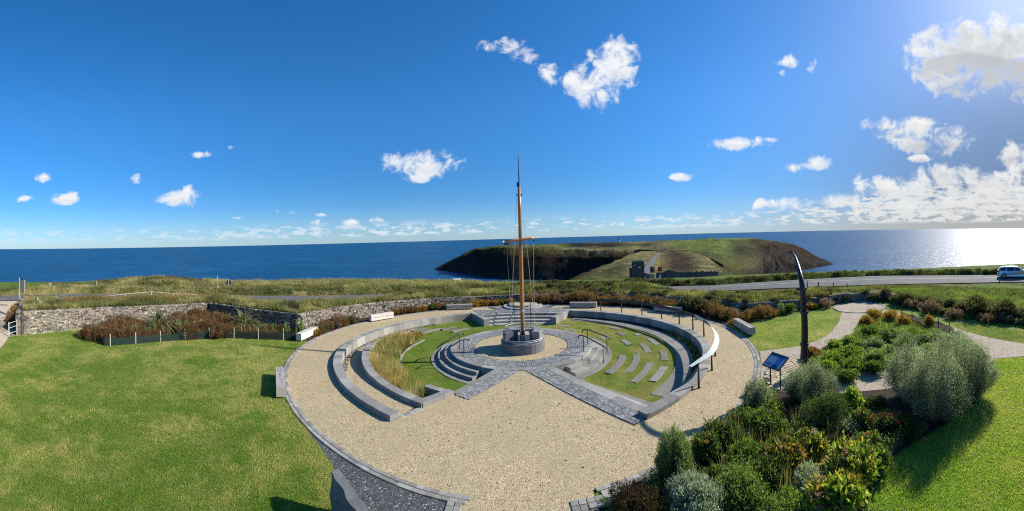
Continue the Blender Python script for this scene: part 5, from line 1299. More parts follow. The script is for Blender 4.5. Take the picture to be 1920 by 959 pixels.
# gorse and bramble hummocks on the bank behind the walls
def bankrow(x0, x1, n, off0, off1, kinds, s, lab, grp):
    for i in range(n):
        px = random.uniform(x0, x1); d = float(WALL(px))+random.uniform(off0, off1); th = azx(px); X, Y = d*math.sin(th), d*math.cos(th); kd = random.choice(kinds)
        far(kd, (X, Y), random.uniform(*s), lab[kd]+', '+where(px), grp+', '+kd, landz(X, Y)-.12, sz=random.uniform(.45, .8)*s[1])
bankrow(400, 545, 26, .5, 4.5, ['gorse', 'tuft'], (.4, .75), {'gorse': 'dark bramble above the shaded wall', 'tuft': 'straw tussock above the shaded wall'}, 'bramble on the left bank')
bankrow(1000, 1560, 40, .12, .5, ['gorse', 'gorse', 'tuft'], (.35, .55), {'gorse': 'gorse spilling over the wall top', 'tuft': 'tussock on the wall top'}, 'growth on the shaded wall top')
bankrow(1000, 1560, 85, .7, 5.5, ['gorse', 'gorse', 'gorse', 'tuft'], (.4, .68), {'gorse': 'gorse hummock on the back bank', 'tuft': 'straw tussock on the back bank'}, 'hummocks on the back bank')
for i in range(62):  # rough hedge on the far side of the road
    px = 960+i*15.6; d = float(FARR(px))+random.uniform(1.0, 2.2); th = azx(px); X, Y = d*math.sin(th), d*math.cos(th)
    far('gorse', (X, Y), random.uniform(.55, .9), 'low scrub beyond the road, '+where(px), 'scrub beyond the road', landz(X, Y)-.45, sz=.62)
bankrow(75, 130, 7, .8, 5, ['gorse'], (.3, .5), {'gorse': 'dark bramble behind the left wall'}, 'bramble behind the far left wall')

# fine upright russet stems that knit the netted bed into one mass
bp_ = [P(*q) for q in ((160,628),(200,644),(300,637),(420,631),(556,634),(552,622),(470,604),(395,594),(384,598),(300,612),(170,617))]
xs = [p[0] for p in bp_]; ys = [p[1] for p in bp_]; n = 60000; X = RNG.uniform(min(xs), max(xs), n); Y = RNG.uniform(min(ys), max(ys), n); k = npin(X, Y, bp_) & (fbm(X, Y, .7, 3, 15) > -.25); X, Y = X[k], Y[k]; n = len(X)
pxx = 960+F*np.arctan2(X, Y); hh = RNG.uniform(.35, 1.0, n)*(.65+.7*vnoise(X, Y, .6, 16))*np.where(pxx > 440, .6, 1.0)
o = obj('russet_stems', blade_mesh('russet_stems', np.stack([X, Y, np.zeros(n)], 1), hh, .035, tints(n, REDB+[(.30,.16,.08),(.24,.13,.07),(.17,.15,.05)], .25)*(.8+.5*vnoise(X, Y, .8, 18)[:, None]), .28)); o['kind'] = 'stuff'
# flax plants: arching strap leaves
def flax(label, x, y, R_, n):
    X, Y = P(x, y); t = thing('flax_plant', label, 'plant', (X, Y, -.02), 0, 'flax plants in the netted bed'); V = []; Fc = []; C = []
    me_list = []
    for i in range(n):
        a = random.uniform(0, 2*PI); L = random.uniform(.75, 1.15)*R_; e = random.uniform(.85, 1.5); w = random.uniform(.035, .06); p = Vector((random.uniform(-.12, .12), random.uniform(-.12, .12), 0)); d = Vector((math.cos(a)*math.cos(e), math.sin(a)*math.cos(e), math.sin(e))); s = Vector((-math.sin(a), math.cos(a), 0)); b = len(V); cc = random.choice([(.42,.38,.20),(.34,.32,.14),(.15,.17,.07),(.50,.46,.30)])
        for k in range(7):
            ww = w*(1-(k/6)**2*.85); V += [p-s*ww, p+s*ww]; C += [cc, tuple(v*.55 for v in cc)]; d = (d+Vector((0, 0, -.05-.12*k*random.uniform(.5, 1.4)))).normalized(); p = p+d*L/6
        Fc += [(b+2*k, b+2*k+1, b+2*k+3, b+2*k+2) for k in range(6)]
    me = me_np('strap_leaves', np.array([v[:] for v in V]), np.array(Fc), np.array(C)); me.materials.append(LEAF); obj('strap_leaves', me, t)
    obj('dead_skirt', blade_mesh('dead_skirt', RNG.normal(0, .22, (260, 3))*np.array([1, 1, 0]), RNG.uniform(.2, .5, 260), .03, tints(260, STRAW), .8), t)['kind'] = 'stuff'
flax('large striped flax plant with arching leaves in the middle of the netted bed', 298, 627, 2.25, 190)
flax('smaller striped flax plant near the shaded wall at the right of the netted bed', 457, 621, 2.0, 180)

# ------------------------------------------------------------------ beds, lawns and right-hand paths
BEDP = [P(*q) for q in ((145,626),(158,632),(195,648),(300,640),(420,634),(565,637),(558,628),(470,607),(392,592),(386,594),(300,600),(160,614))]
polysheet('netted_bed_soil', BEDP, -.012, SOIL)
polar_sheet('back_bed_soil', 13.5, 15.3, -4, 186, -.008, SOIL, nr=2)
fg = [P(*q) for q in ((1512,668),(1500,690),(1500,720),(1440,735),(1395,760),(1330,815),(1270,860),(1215,900),(1165,935),(1110,959))]+[(2.3,8.2),(2.6,7.2),(7.5,4.0)]+[P(*q) for q in ((1600,958),(1650,900),(1668,862),(1712,834),(1775,797),(1845,740),(1860,700),(1867,655),(1835,650),(1790,640),(1735,618),(1700,602),(1657,590),(1620,592),(1609,606),(1597,630),(1578,642),(1545,650))]
polysheet('right_bed_soil', fg, -.010, SOIL)
polysheet('gravel_path', [P(*q) for q in ((1579,584),(1573,604),(1560.5,621),(1548,631),(1533,639),(1503,648.5),(1461,655),(1424,659),(1428,680),(1426,712),(1470,700),(1515,672),(1545,650),(1578.7,642),(1597,630),(1609,606),(1621,586),(1600,580))], -.004, GRAVEL2)
cxr, cyr = P(1611, 576.5); RR_ = 2.05
polysheet('gravel_path', [(cxr+RR_*math.cos(a), cyr+RR_*math.sin(a)) for a in np.arange(0, 2*PI, .2)], .0, GRAVEL2)
rk = thing('round_kerb', 'thin pale stone kerb circling the small round gravel end', 'kerb', (cxr, cyr, 0)); ring_blocks(rk, cxr, cyr, RR_-.02, RR_+.14, .04, -.1, 20, KERBM)
polysheet('gravel_path', [P(*q) for q in ((1655,580),(1690,588),(1732,599.5),(1793,617),(1853.5,633.3),(1920,645),(1960,652),(1960,672),(1920,668),(1866,673),(1852,668),(1835,650),(1781,625),(1702,596.5),(1655,588))], -.002, GRAVEL2)
polysheet('gravel_path', [P(*q) for q in ((1574,704),(1620,697),(1680,694),(1780,690),(1866,667),(1866,676),(1800,705),(1700,725),(1620,734),(1576,738),(1520,735),(1500,725))], .002, GRAVEL2)
polysheet('concrete_apron', [P(*q) for q in ((-60,560),(36,560),(30,575),(34,590),(12,640),(-6,660),(-80,700))], .004, CONC)

def in_any(x, y, polys): return any(inpoly(x, y, p) for p in polys)
# grass blades over the lawns, densest where the lawn is nearest
def lawn_blades(name, test, n, dmin, dmax, thmin, thmax, cols, ln=(.022, .05), zoff=-.02, wd=.011, zfn=None):
    th = RNG.uniform(thmin, thmax, n); u = RNG.random(n); d = dmin*(dmax/dmin)**u
    X = d*np.sin(th); Y = d*np.cos(th); k = test(X, Y); X, Y, d = X[k], Y[k], d[k]; n = len(X)
    patch = .55*fbm(X, Y, .22, 3, 5)+.7*fbm(X, Y, .85, 4, 6)+.45*fbm(X, Y, 3.2, 2, 7); t = np.clip(.38+1.9*patch, 0, 1)[:, None]
    base_ = np.array(cols[0]); dry = np.array(cols[1]); c = (base_*(1-t)+dry*t)*(1+RNG.normal(0, .22, (n, 1)))
    zz = zfn(X, Y) if zfn else np.full(n, zoff)
    sc = (.7+d/16)
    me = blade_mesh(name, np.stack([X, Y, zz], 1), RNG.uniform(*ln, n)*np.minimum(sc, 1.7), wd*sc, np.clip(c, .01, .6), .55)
    o = obj(name, me); o['kind'] = 'stuff'; return o
rc = lambda X, Y: np.hypot(X-CX, Y-CY)
dgb = [pol(13.46, a) for a in range(-128, -96, 3)]+[(-1.72, 8.9), (-1.8, 3), (-1.8, -2), (-5.5, 1), (-4.4, 5.0), (-3.9, 6.8), (-4.2, 8.2), (-5.2, 9.6)]
conc = [P(*q) for q in ((-60,560),(36,560),(30,575),(34,590),(12,640),(-6,660),(-80,700))]
def t_left(X, Y): return (rc(X, Y) > 13.53) & (X < -1.9) & ~npin(X, Y, BEDP) & ~npin(X, Y, dgb) & ~npin(X, Y, conc) & (np.hypot(X, Y) < WALL(960+F*np.arctan2(X, Y))-.1) & ~((np.arctan2(X, Y) > -.56) & (np.hypot(X, Y) > 20))
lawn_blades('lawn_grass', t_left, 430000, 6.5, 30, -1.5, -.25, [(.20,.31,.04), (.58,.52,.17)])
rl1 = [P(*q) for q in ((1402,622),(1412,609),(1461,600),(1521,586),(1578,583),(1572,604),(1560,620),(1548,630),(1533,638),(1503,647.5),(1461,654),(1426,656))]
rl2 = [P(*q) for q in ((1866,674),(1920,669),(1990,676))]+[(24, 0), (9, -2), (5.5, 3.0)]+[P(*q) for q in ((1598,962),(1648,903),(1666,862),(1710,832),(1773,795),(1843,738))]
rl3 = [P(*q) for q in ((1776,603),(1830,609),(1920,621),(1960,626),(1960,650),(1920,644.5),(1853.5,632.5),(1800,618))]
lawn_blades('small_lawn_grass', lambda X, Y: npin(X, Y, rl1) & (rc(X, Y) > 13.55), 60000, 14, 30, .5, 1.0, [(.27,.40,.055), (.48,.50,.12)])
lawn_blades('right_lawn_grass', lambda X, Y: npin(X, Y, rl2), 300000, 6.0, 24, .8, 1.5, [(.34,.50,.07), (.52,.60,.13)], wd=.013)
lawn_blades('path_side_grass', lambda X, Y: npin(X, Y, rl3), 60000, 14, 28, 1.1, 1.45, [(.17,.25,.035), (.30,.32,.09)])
def zgn(X, Y):
    r = rc(X, Y); a = np.degrees(np.arctan2(Y-CY, X-CX)) % 360; back = sstep(a, 20, 55)*(1-sstep(a, 120, 165)); t = np.clip((r-4.2)/3.4, 0, 1); return ZB+back*.40*(1-t)**1.5
def t_bowl(X, Y):
    r = rc(X, Y); a = np.degrees(np.arctan2(Y-CY, X-CX)) % 360
    R1 = ((a < 54) | (a > 303)) & (r > 5.45) & (r < 9.05); B1 = (a >= 54) & (a < 150) & (r > 4.35) & (r < 9.9) & ~((a > 64) & (a < 114) & (r > 7.5)); L1 = (a >= 150) & (a < 238) & (r > 5.45) & (r < 7.1)
    return R1 | B1 | L1
lawn_blades('bowl_grass', t_bowl, 170000, 12, 34, -.6, .6, [(.18,.29,.035), (.38,.37,.09)], zfn=zgn, ln=(.018, .035))
# yellow grasses in the curved bed
nc = 620; a = np.radians(RNG.uniform(-197, -121, nc)); r = 7.38+1.5*RNG.random(nc); k = 26
cc_ = tints(nc, STRAW+STRAW+[(.62,.27,.07),(.66,.40,.12),(.20,.29,.06),(.72,.60,.30),(.14,.22,.04)], .15); ln_ = RNG.normal(0, .22, (nc, 2))
a2 = np.repeat(a, k); r2 = np.repeat(r, k); X = CX+r2*np.cos(a2)+RNG.normal(0, .07, nc*k); Y = CY+r2*np.sin(a2)+RNG.normal(0, .07, nc*k); n = nc*k
me = blade_mesh('tall_grass', np.stack([X, Y, -.44+.28*(r2-7.3)/1.7], 1), np.repeat(RNG.uniform(.4, .78, nc), k)*RNG.uniform(.6, 1.1, n), .026, np.clip(np.repeat(cc_, k, 0)*(1+RNG.normal(0, .15, (n, 1))), .01, .8), .36, (-.12, 0)); o = obj('tall_grass', me); o['kind'] = 'stuff'
n = 2600; a = np.radians(RNG.normal(-186, 9, n)); r = 7.5+1.3*RNG.random(n); X = CX+r*np.cos(a); Y = CY+r*np.sin(a)
o = obj('rust_grass', blade_mesh('rust_grass', np.stack([X, Y, np.full(n, -.35)], 1), RNG.uniform(.3, .6, n), .03, tints(n, [(.38,.14,.05),(.30,.11,.04),(.34,.24,.09)], .2), .35)); o['kind'] = 'stuff'
for (a0, a1, n) in ((-30, 10, 60), (-52, -34, 40)):
    a = np.radians(RNG.uniform(a0, a1, n)); r = RNG.uniform(10.05, 10.45, n); X = CX+r*np.cos(a); Y = CY+r*np.sin(a)
    p = np.repeat(np.stack([X, Y, np.full(n, ZB)], 1), 14, 0)+RNG.normal(0, .04, (n*14, 3))*np.array([1, 1, 0])
    o = obj('wall_foot_plants', blade_mesh('wall_foot_plants', p, RNG.uniform(.12, .32, len(p)), .03, tints(len(p), LIME_+STRAW+MIDG, .2), .4)); o['kind'] = 'stuff'
# long rough grass on the banks and beyond the road
def rough(name, n, x0, x1, off0, off1, ref, cols, ln, wd, thr=-.3, wind=(-.25, .0), seed=91):
    px = RNG.uniform(x0, x1, n); d = ref(px)+off0+(off1-off0)*RNG.random(n); th = (px-960)/F; X = d*np.sin(th); Y = d*np.cos(th)
    k = fbm(X, Y, .8, 3, seed) > thr; X, Y = X[k], Y[k]; n = len(X); Z = land(X, Y)
    pt = np.clip(.5+1.5*fbm(X, Y, .5, 3, seed+5), 0, 1)[:, None]; c = (tints(n, cols[0], .2)*(1-pt)+tints(n, cols[1], .2)*pt)
    clump = .6+.8*vnoise(X, Y, 1.3, seed); c = c*(.62+.62*vnoise(X, Y, .33, seed+2))[:, None]*(.75+.45*vnoise(X, Y, 1.1, seed+3))[:, None]
    o = obj(name, blade_mesh(name, np.stack([X, Y, Z], 1), RNG.uniform(*ln, n)*clump, wd, c, .35, wind)); o['kind'] = 'stuff'; return o
OL = [(.15,.175,.045),(.115,.145,.038),(.20,.21,.065)]
rough('bank_grass', 120000, 38, 990, .22, 9.0, WALL, (OL, STRAW), (.25, .60), .050)
rough('bank_grass', 60000, 990, 1560, .25, 7.0, WALL, (OL+GORSE, OL+STRAW), (.2, .5), .045, thr=-.35, seed=97)
rough('wall_top_grass', 12000, 42, 990, .02, .45, WALL, (OL, STRAW), (.22, .45), .04, thr=-.2, seed=98, wind=(.1, -.3))
rough('verge_grass', 42000, -20, 1000, .4, 8.0, FARR, (OL, STRAW), (.25, .6), .055, seed=99)
rough('verge_grass', 26000, 1000, 1960, .3, 4.0, FARR, (OL, OL), (.15, .4), .05, seed=103)
rough('rust_seedheads', 9000, 120, 420, 2.2, 6.2, WALL, (ORNG, [(.36,.18,.07),(.30,.20,.08)]), (.45, .75), .035, seed=105)
rough('rust_seedheads', 1600, 560, 650, 5.5, 8.0, WALL, (ORNG, [(.36,.18,.07)]), (.3, .5), .035, seed=106)
rough('cliff_top_grass', 26000, 380, 900, -7, 1.5, EDGE, (STRAW, STRAW), (.3, .6), .05, seed=107)
rough('cliff_top_grass', 12000, 180, 400, -13, -3, EDGE, ([(.12,.085,.05),(.10,.10,.04)], STRAW), (.35, .7), .06, seed=108)
rough('paddock_grass', 26000, 1560, 1960, 1.5, 13, WALL, (OL+LIME_, OL), (.08, .2), .05, seed=109)

def cover(name, poly, n, cols, ll, lw, hmax, avoid=None):
    xs = [p[0] for p in poly]; ys = [p[1] for p in poly]; X = RNG.uniform(min(xs), max(xs), n*3); Y = RNG.uniform(min(ys), max(ys), n*3)
    k = npin(X, Y, poly) & (fbm(X, Y, 1.1, 3, 55) > -.18)
    if avoid: k &= avoid(X, Y)
    X, Y = X[k][:n], Y[k][:n]; m = len(X); hh = hmax*(.3+.7*vnoise(X, Y, 1.4, 58)); z = RNG.random(m)*hh
    pt = vnoise(X, Y, 1.0, 59)[:, None]; c = tints(m, cols, .2)*(.7+.7*pt)
    o = obj(name, leaf_mesh(name, np.stack([X, Y, z], 1), rndn(m)*.7+np.array([0, 0, .9]), RNG.uniform(.6, 1.3, m)*ll, RNG.uniform(.6, 1.2, m)*lw, np.clip(c, .01, .8))); o['kind'] = 'stuff'; return o
cover('ground_cover', [P(*q) for q in ((1512,690),(1545,652),(1578,644),(1600,632),(1612,606),(1625,596),(1700,604),(1785,630),(1830,650),(1780,685),(1680,693),(1620,695),(1575,702),(1545,720),(1500,720))], 60000, MIDG+LIME_+LIME_+PALEG, .075, .035, .42)
cover('ground_cover', [P(*q) for q in ((1440,740),(1500,740),(1580,745),(1640,760),(1700,790),(1740,812),(1700,832),(1664,862),(1640,905),(1600,955))]+[(7, 4.4), (3.0, 7.4)]+[P(*q) for q in ((1120,955),(1175,932),(1222,900),(1275,862),(1335,815),(1398,765))], 60000, MIDG+DEEP+GREYG+LIME_, .07, .03, .40)
sp_ = [(1340+random.random()*290, 800+random.random()*150) for _ in range(60)]
pp_ = np.array([P(*q) for q in sp_]); pp_ = np.repeat(pp_, 16, 0)+RNG.normal(0, .07, (60*16, 2))
o = obj('flower_stalks', blade_mesh('flower_stalks', np.c_[pp_, np.zeros(len(pp_))], RNG.uniform(.5, 1.15, len(pp_)), .014, tints(len(pp_), STRAW+PALEG+[(.35,.20,.16)], .2), .22)); o['kind'] = 'stuff'
# ------------------------------------------------------------------ netting, fences, signs
def netting(label, pts, h, stakes, smat, net=True, sh=1.15):
    t = thing('netting_fence', label, 'fence', (*pts[0], 0)); L = plen(pts); n = int(L/.25); V = []; Fc = []
    for i in range(n+1):
        p = at_s(pts, L*i/n); s = L*i/n; sag = .10*abs(math.sin(s*PI/stakes))
        for k in range(4): V.append((p[0]+random.uniform(-.03, .03), p[1]+random.uniform(-.03, .03), (h-sag)*k/3))
    for i in range(n):
        for k in range(3): q = i*4+k; Fc.append((q, q+4, q+5, q+1))
    put(t, obj('net', me_py('net', V, Fc, True), None, NET))
    s = 0
    while s < L:
        p = at_s(pts, s); put(t, MB().tube([(p[0], p[1], -.05), (p[0]+random.uniform(-.04, .04), p[1], h*sh*random.uniform(1.0, 1.2))], .028, 5).build('stake', smat)); s += stakes
netting('drooping dark green netting on pale stakes round the far left bed', [P(*q) for q in ((158,631),(195,649),(243,646),(300,641),(358,637),(395,634),(450,635),(500,637),(566,638))], .58, 1.75, STAKE)
netting('green netting on dark posts along the far right path', [P(*q) for q in ((1690,600),(1715,608),(1745,617),(1765,622),(1790,634))], .62, 1.3, DSTAKE)
# low white rope rail beyond the left wall
def railing(name, label, cat, pxs, mat, h=.75, r=.035, lines=(1.0,)):
    pts = []; 
    for x, y, d in pxs: X, Y, Z = PD(x, y, d); pts.append(Vector((X, Y, Z)))
    t = thing(name, label, cat, (pts[0].x, pts[0].y, landz(pts[0].x, pts[0].y)))
    for p in pts: put(t, MB().tube([(p.x, p.y, p.z-h-.5), p], r*1.2, 6).build('post', mat))
    for f in lines: put(t, MB().tube([p+Vector((0, 0, -h*(1-f))) for p in pts], r*.75, 6).build('rail', mat, smooth=True))
railing('rope_rail', 'long pale rail on short posts above the far left stone wall', 'fence', [(189,557,37),(235,551.5,38.5),(284,547.5,39.5),(325,551,39),(368,552.5,38.5)], STAKE, .7)
railing('rope_rail', 'short sagging pale rail behind the far left stone wall', 'fence', [(70,556,33),(75,566,31),(92,570,31.5),(110,571.5,32)], STAKE, .7)
railing('stake_barrier', 'pair of leaning pale poles with ropes at the far left lawn corner', 'fence', [(16.5,604.5,27.6),(31.5,599.5,28.1)], STAKE, 1.0, .03, (.9, .55, .15))
def stake(label, x, y, d, h, mat=STAKE, r=.04, cat='post', name='post_stake'):
    X, Y, Z = PD(x, y, d); zb = max(landz(X, Y)-.1, Z-h); t = MB().tube([(0, 0, min(zb-Z, -h)-.1), (0, 0, 0)], r, 6).build(name, mat); t.location = (X, Y, Z); tag(t, label, cat, 'slim posts seen against the sea and road')
for a_ in ((408,517,50,3.0,'tallest slim pale pole standing against the sea at the left'),(354,527.5,58,1.4,'slim pale post on the cliff edge, left of the tall pole'),(268,527,60,1.3,'pale stake on the far left cliff edge'),(181,528,60,1.3,'thin pale stake near the stone pillar'),(561,525.5,57,1.6,'thin pole on the straw-coloured cliff edge, middle left'),(133,561,38,1.0,'short pale post in the grass behind the far left wall'),(680,526,56,1.0,'thin dark stake on the straw-coloured cliff edge')): stake(a_[4], *a_[:4])
for x, y, d, lab in ((1513.5,528,41.3,'leftmost dark verge post right of the davit'),(1534.5,529,41.6,'second dark verge post right of the davit'),(1562.5,530.5,41.8,'third dark verge post right of the davit'),(1588,531.5,42.2,'fourth dark verge post, near the middle of the road'),(1630,535,40.5,'leaning dark verge post above the round gravel end'),(1874.5,524,43.5,'single dark verge post in front of the silver car')): stake(lab, x, y, d, 1.0, DSTAKE, .06)
# round-backed sign seen from behind on the left
X, Y, Z = PD(428.5, 527, 52); t = thing('road_sign', 'round road sign seen from behind on a pale post at the left', 'sign', (X, Y, Z-2)); put(t, MB().tube([(X, Y, Z-2.2), (X, Y, Z+.1)], .04, 6).build('post', STAKE))
dn = Vector((X, Y, 0)).normalized(); cc = Vector((X, Y, Z-.25)); u_ = Vector((-dn.y, dn.x, 0)); V = [cc+dn*s*.02+(u_*math.cos(q)+Vector((0, 0, 1))*math.sin(q))*.36 for s in (-1+2.5, 1+2.5) for q in np.arange(0, 2*PI, PI/8)]
put(t, MB().add(V, [tuple(range(16)), tuple(range(31, 15, -1))]+[(k, (k+1) % 16, 16+(k+1) % 16, 16+k) for k in range(16)]).build('disc', BLACK))
# red sign with white plate by the road
X, Y, Z = PD(1237, 500.5, 46.6); t = thing('red_sign', 'faded red square sign above a small white plate on a post by the road', 'sign', (X, Y, Z-2.3)); ag = -math.atan2(X, Y)
put(t, MB().tube([(X, Y, Z-2.6), (X, Y, Z)], .035, 6).build('post', STEEL)); put(t, MB().box((X-.02, Y-.05, Z-.30), (.56, .03, .56), ag).build('red_panel', REDP)); put(t, MB().box((X, Y-.05, Z-1.32), (.24, .03, .40), ag).build('white_plate', WHITE))
# notice board at the far left with pale plinth, pillar
X, Y, Z = PD(41.5, 525, 33.5); t = thing('notice_board', 'tall dark notice board on pale posts beside the concrete apron', 'sign', (X, Y, 0)); ag = .75
put(t, MB().box((X, Y, Z-.55), (.42, .06, 1.15), ag).build('board', plain('board_grey', (.10, .105, .115), .5))); put(t, MB().box((X-.20, Y-.19, Z-.80), (.05, .05, 1.9), ag).build('post', STAKE)); put(t, MB().box((X+.20, Y+.19, Z-.6), (.04, .04, 1.2), ag).build('post', STAKE)); put(t, MB().box((X, Y, Z+.05), (.18, .12, .10), ag).build('cap', BLACK))
t = thing('white_boulder', 'pale boulder at the foot of the notice board', 'boulder', (*P(44, 572, .4), 0)); X, Y = P(44, 568, .5)
V = [Vector((X, Y, .45))+Vector(v)*1.0 for v in [(-.45,-.3,-.4),(.45,-.3,-.4),(.5,.35,-.4),(-.4,.35,-.4),(-.35,-.25,.2),(.3,-.2,.33),(.38,.25,.30),(-.3,.28,.24)]]
put(t, MB().add(V, [(3,2,1,0),(4,5,6,7),(0,1,5,4),(1,2,6,5),(2,3,7,6),(3,0,4,7)]).build('rock', WHITE))
X, Y, Z = PD(92, 531, 58); t = thing('stone_pillar', 'square stone gate pillar standing alone in the left field', 'pillar', (X, Y, Z-1.3)); random.seed(5)
for k in range(7):
    for s in (-1, 1): put(t, MB().box((X+s*.19, Y, Z-.1-k*.18), (.36, .6, .165), .3).build('stone', DRY))
far('red', P(22, 606), .8, 'rust-red plants beside the concrete apron at the far left', 'far left plants'); far('orange', P(30, 592), 1.2, 'orange plants along the low wall at the far left', 'far left plants'); far('red', P(36, 582), .8, 'dark red plants near the notice board', 'far left plants')
# white roof of a parked van beyond the cliff top grass, and the silver estate
def car(label, X, Y, z, ang, paint, L=4.55, W=1.80, Hh=1.46, group=None):
    t = thing('parked_car', label, 'car', (X, Y, z), ang, group)
    prof = [(-2.20,.30),(-2.26,.55),(-2.22,.88),(-2.10,1.02),(-1.98,1.22),(-1.78,1.40),(-1.30,1.46),(-.3,1.47),(.35,1.41),(.75,1.20),(1.12,.98),(1.75,.90),(2.12,.78),(2.27,.55),(2.25,.30),(1.85,.20),(-1.9,.20)]
    n = len(prof); V = []; Fc = []; rows = []
    for s in (-1, -.94, -.62, 0, .62, .94, 1):
        row = []
        for (x, zz) in prof:
            tuck = max(0, (zz-.9)/.57)*.26 if zz > .9 else 0
            wy = W/2*s*(1-tuck)*(1-.10*max(0, abs(x)-1.6)); k = 1-(.05 if abs(s) == 1 else 0)
            row.append(len(V)); V.append((x*k, wy, (zz-.75)*(1-.07*(abs(s) == 1))+.75))
        rows.append(row)
    for a, b in zip(rows, rows[1:]):
        for k in range(n): Fc.append((a[k], a[(k+1) % n], b[(k+1) % n], b[k]))
    Fc.append(tuple(rows[0][::-1])); Fc.append(tuple(rows[-1]))
    body = MB().add(V, Fc).build('body', paint, t, smooth=False)
    for s in (-1, 1):
        def wy(zz): return s*(W/2*(1-max(0, (zz-.9)/.57)*.26)+.012)
        m = MB()
        for q in ([(-1.86,.98),(-1.70,1.33),(-1.12,1.36),(-1.08,.98)], [(-1.0,.98),(-1.04,1.37),(-.12,1.38),(-.08,.98)], [(0,.98),(-.04,1.38),(.32,1.33),(.88,.99)]):
            m.add([(x, wy(zz)-s*e, zz) for e in (0, .03) for x, zz in q], [(0,1,2,3),(7,6,5,4),(0,4,5,1),(1,5,6,2),(2,6,7,3),(3,7,4,0)])
        m.build('side_window', GLASSD, t)
        MB().tube([(-1.5, s*.62, 1.50), (-.9, s*.63, 1.53), (.1, s*.62, 1.51)], .018, 5).build('roof_rail', STEEL, t)
        MB().box((.78, s*1.0, .98), (.16, .16, .12)).build('mirror', paint, t)
        MB().box((-2.14, s*.66, .86), (.16, .40, .20)).build('tail_lamp', TAIL, t); MB().box((2.12, s*.66, .70), (.22, .36, .14)).build('headlight', HEADL, t)
        for xw in (-1.38, 1.42):
            tb = MB(); prof2 = [(.20, -.10), (.31, -.11), (.33, -.07), (.33, .07), (.31, .11), (.20, .10)]; tb.lathe(prof2, (0, 0, 0), 20)
            w = tb.build('tyre', RUBBER); w.rotation_euler = (PI/2, 0, 0); w.location = (xw, s*(W/2-.10), .33); w.parent = t
            mm = MB().lathe([(.06, -.02), (.21, -.01), (.215, .05), (.20, .06)], (0, 0, 0), 20)
            for q in range(5): a = q*2*PI/5; mm.box((.11*math.cos(a), .11*math.sin(a), .07), (.18, .05, .03), a)
            r = mm.build('rim', RIMM); r.location = (0, 0, .045*s*-1); r.rotation_euler = (0 if s < 0 else PI, 0, 0); r.parent = w
    MB().add([(-2.11,-.58,1.02),(-2.11,.58,1.02),(-1.83,.50,1.36),(-1.83,-.50,1.36),(-2.05,-.58,1.0),(-2.05,.58,1.0),(-1.78,.50,1.34),(-1.78,-.50,1.34)], [(0,1,2,3),(7,6,5,4),(0,4,5,1),(1,5,6,2),(2,6,7,3),(3,7,4,0)]).build('rear_window', GLASSD, t)
    MB().add([(.45,-.60,1.38),(.45,.60,1.38),(1.10,.72,1.0),(1.10,-.72,1.0),(.40,-.60,1.35),(.40,.60,1.35),(1.05,.72,.97),(1.05,-.72,.97)], [(0,1,2,3),(7,6,5,4),(0,4,5,1),(1,5,6,2),(2,6,7,3),(3,7,4,0)]).build('windscreen', GLASSD, t)
    MB().box((-2.27, 0, .62), (.02, .5, .11)).build('number_plate', WHITE, t)
    MB().box((-2.23, 0, .36), (.06, 1.5, .16)).build('bumper', BLACK, t)
    return t
xc, yc_ = PD(1903, 519, 47.6)[:2]; thc = azx(1903)
car('silver estate car parked on the far side of the road at the right edge', xc, yc_, .13, -thc+.02, CARS)
X, Y, Z = PD(856.5, 522.3, 60.5); car('white vehicle whose roof just shows above the cliff top grass', X, Y, Z-1.47, PI/2-azx(856), CARW)

# ------------------------------------------------------------------ ruin, lighthouse, far buildings
RUIN = material('ruin_stone', stone_ramp([(0, (.09, .085, .075)), (.5, (.12, .11, .095)), (1, (.16, .145, .12))], 2.2, .9, .12, .5), .95, .1)
def place(px, y, d): return PD(px, y, d)
X, Y, Z = place(1197, 523.5, 225); ag = -azx(1197); t = thing('ruined_tower', 'square ruined stone tower with broken top on the neck of land', 'ruin', (X, Y, Z))
def ruin_box(parent, name, cx, cy, w, dp, h, zb, holes=(), nx=14, nz=18, rag=.5, rz=0.0):
    """a shell of stone blocks with ragged top and openings"""
    m = MB(); bw = w/nx; bh = h/nz
    for i in range(nx):
        top = h-rag*(vnoise(np.array([i*.9]), np.array([w]), 1, 5)[0])*1.5
        for k in range(nz):
            u, v = (i+.5)/nx, (k+.5)/nz
            if (k+1)*bh > top+bh: continue
            if any(a < u < b and c < v < d for a, b, c, d in holes): continue
            j = random.uniform(-.07, .07)
            m.box((-w/2+(i+.5)*bw, -dp/2+j, (k+.5)*bh), (bw*1.0, .9, bh*1.0)); m.box((-w/2+(i+.5)*bw, dp/2+j, (k+.5)*bh), (bw, .9, bh))
            if i in (0, nx-1):
                for q in range(int(dp/bw)): m.box(((-1 if i == 0 else 1)*(w/2-.45)+j, -dp/2+(q+.5)*bw, (k+.5)*bh), (.9, bw, bh))
    R = Matrix.Rotation(rz, 3, 'Z'); V = [R@Vector(v)+Vector((cx, cy, zb)) for v in m.V]; o = obj(name, me_py(name, V, m.F), None, RUIN); put(parent, o); return o
ruin_box(t, 'tower_wall', X, Y, 7.4, 6.5, 12.0, Z-1, holes=((.60, .70, .60, .70), (.20, .28, .74, .86)), rz=ag, rag=.45)
ruin_box(t, 'side_wall', X-4.6*math.cos(ag), Y-4.6*math.sin(ag), 1.6, 3, 7.6, Z-1, nx=3, rz=ag)
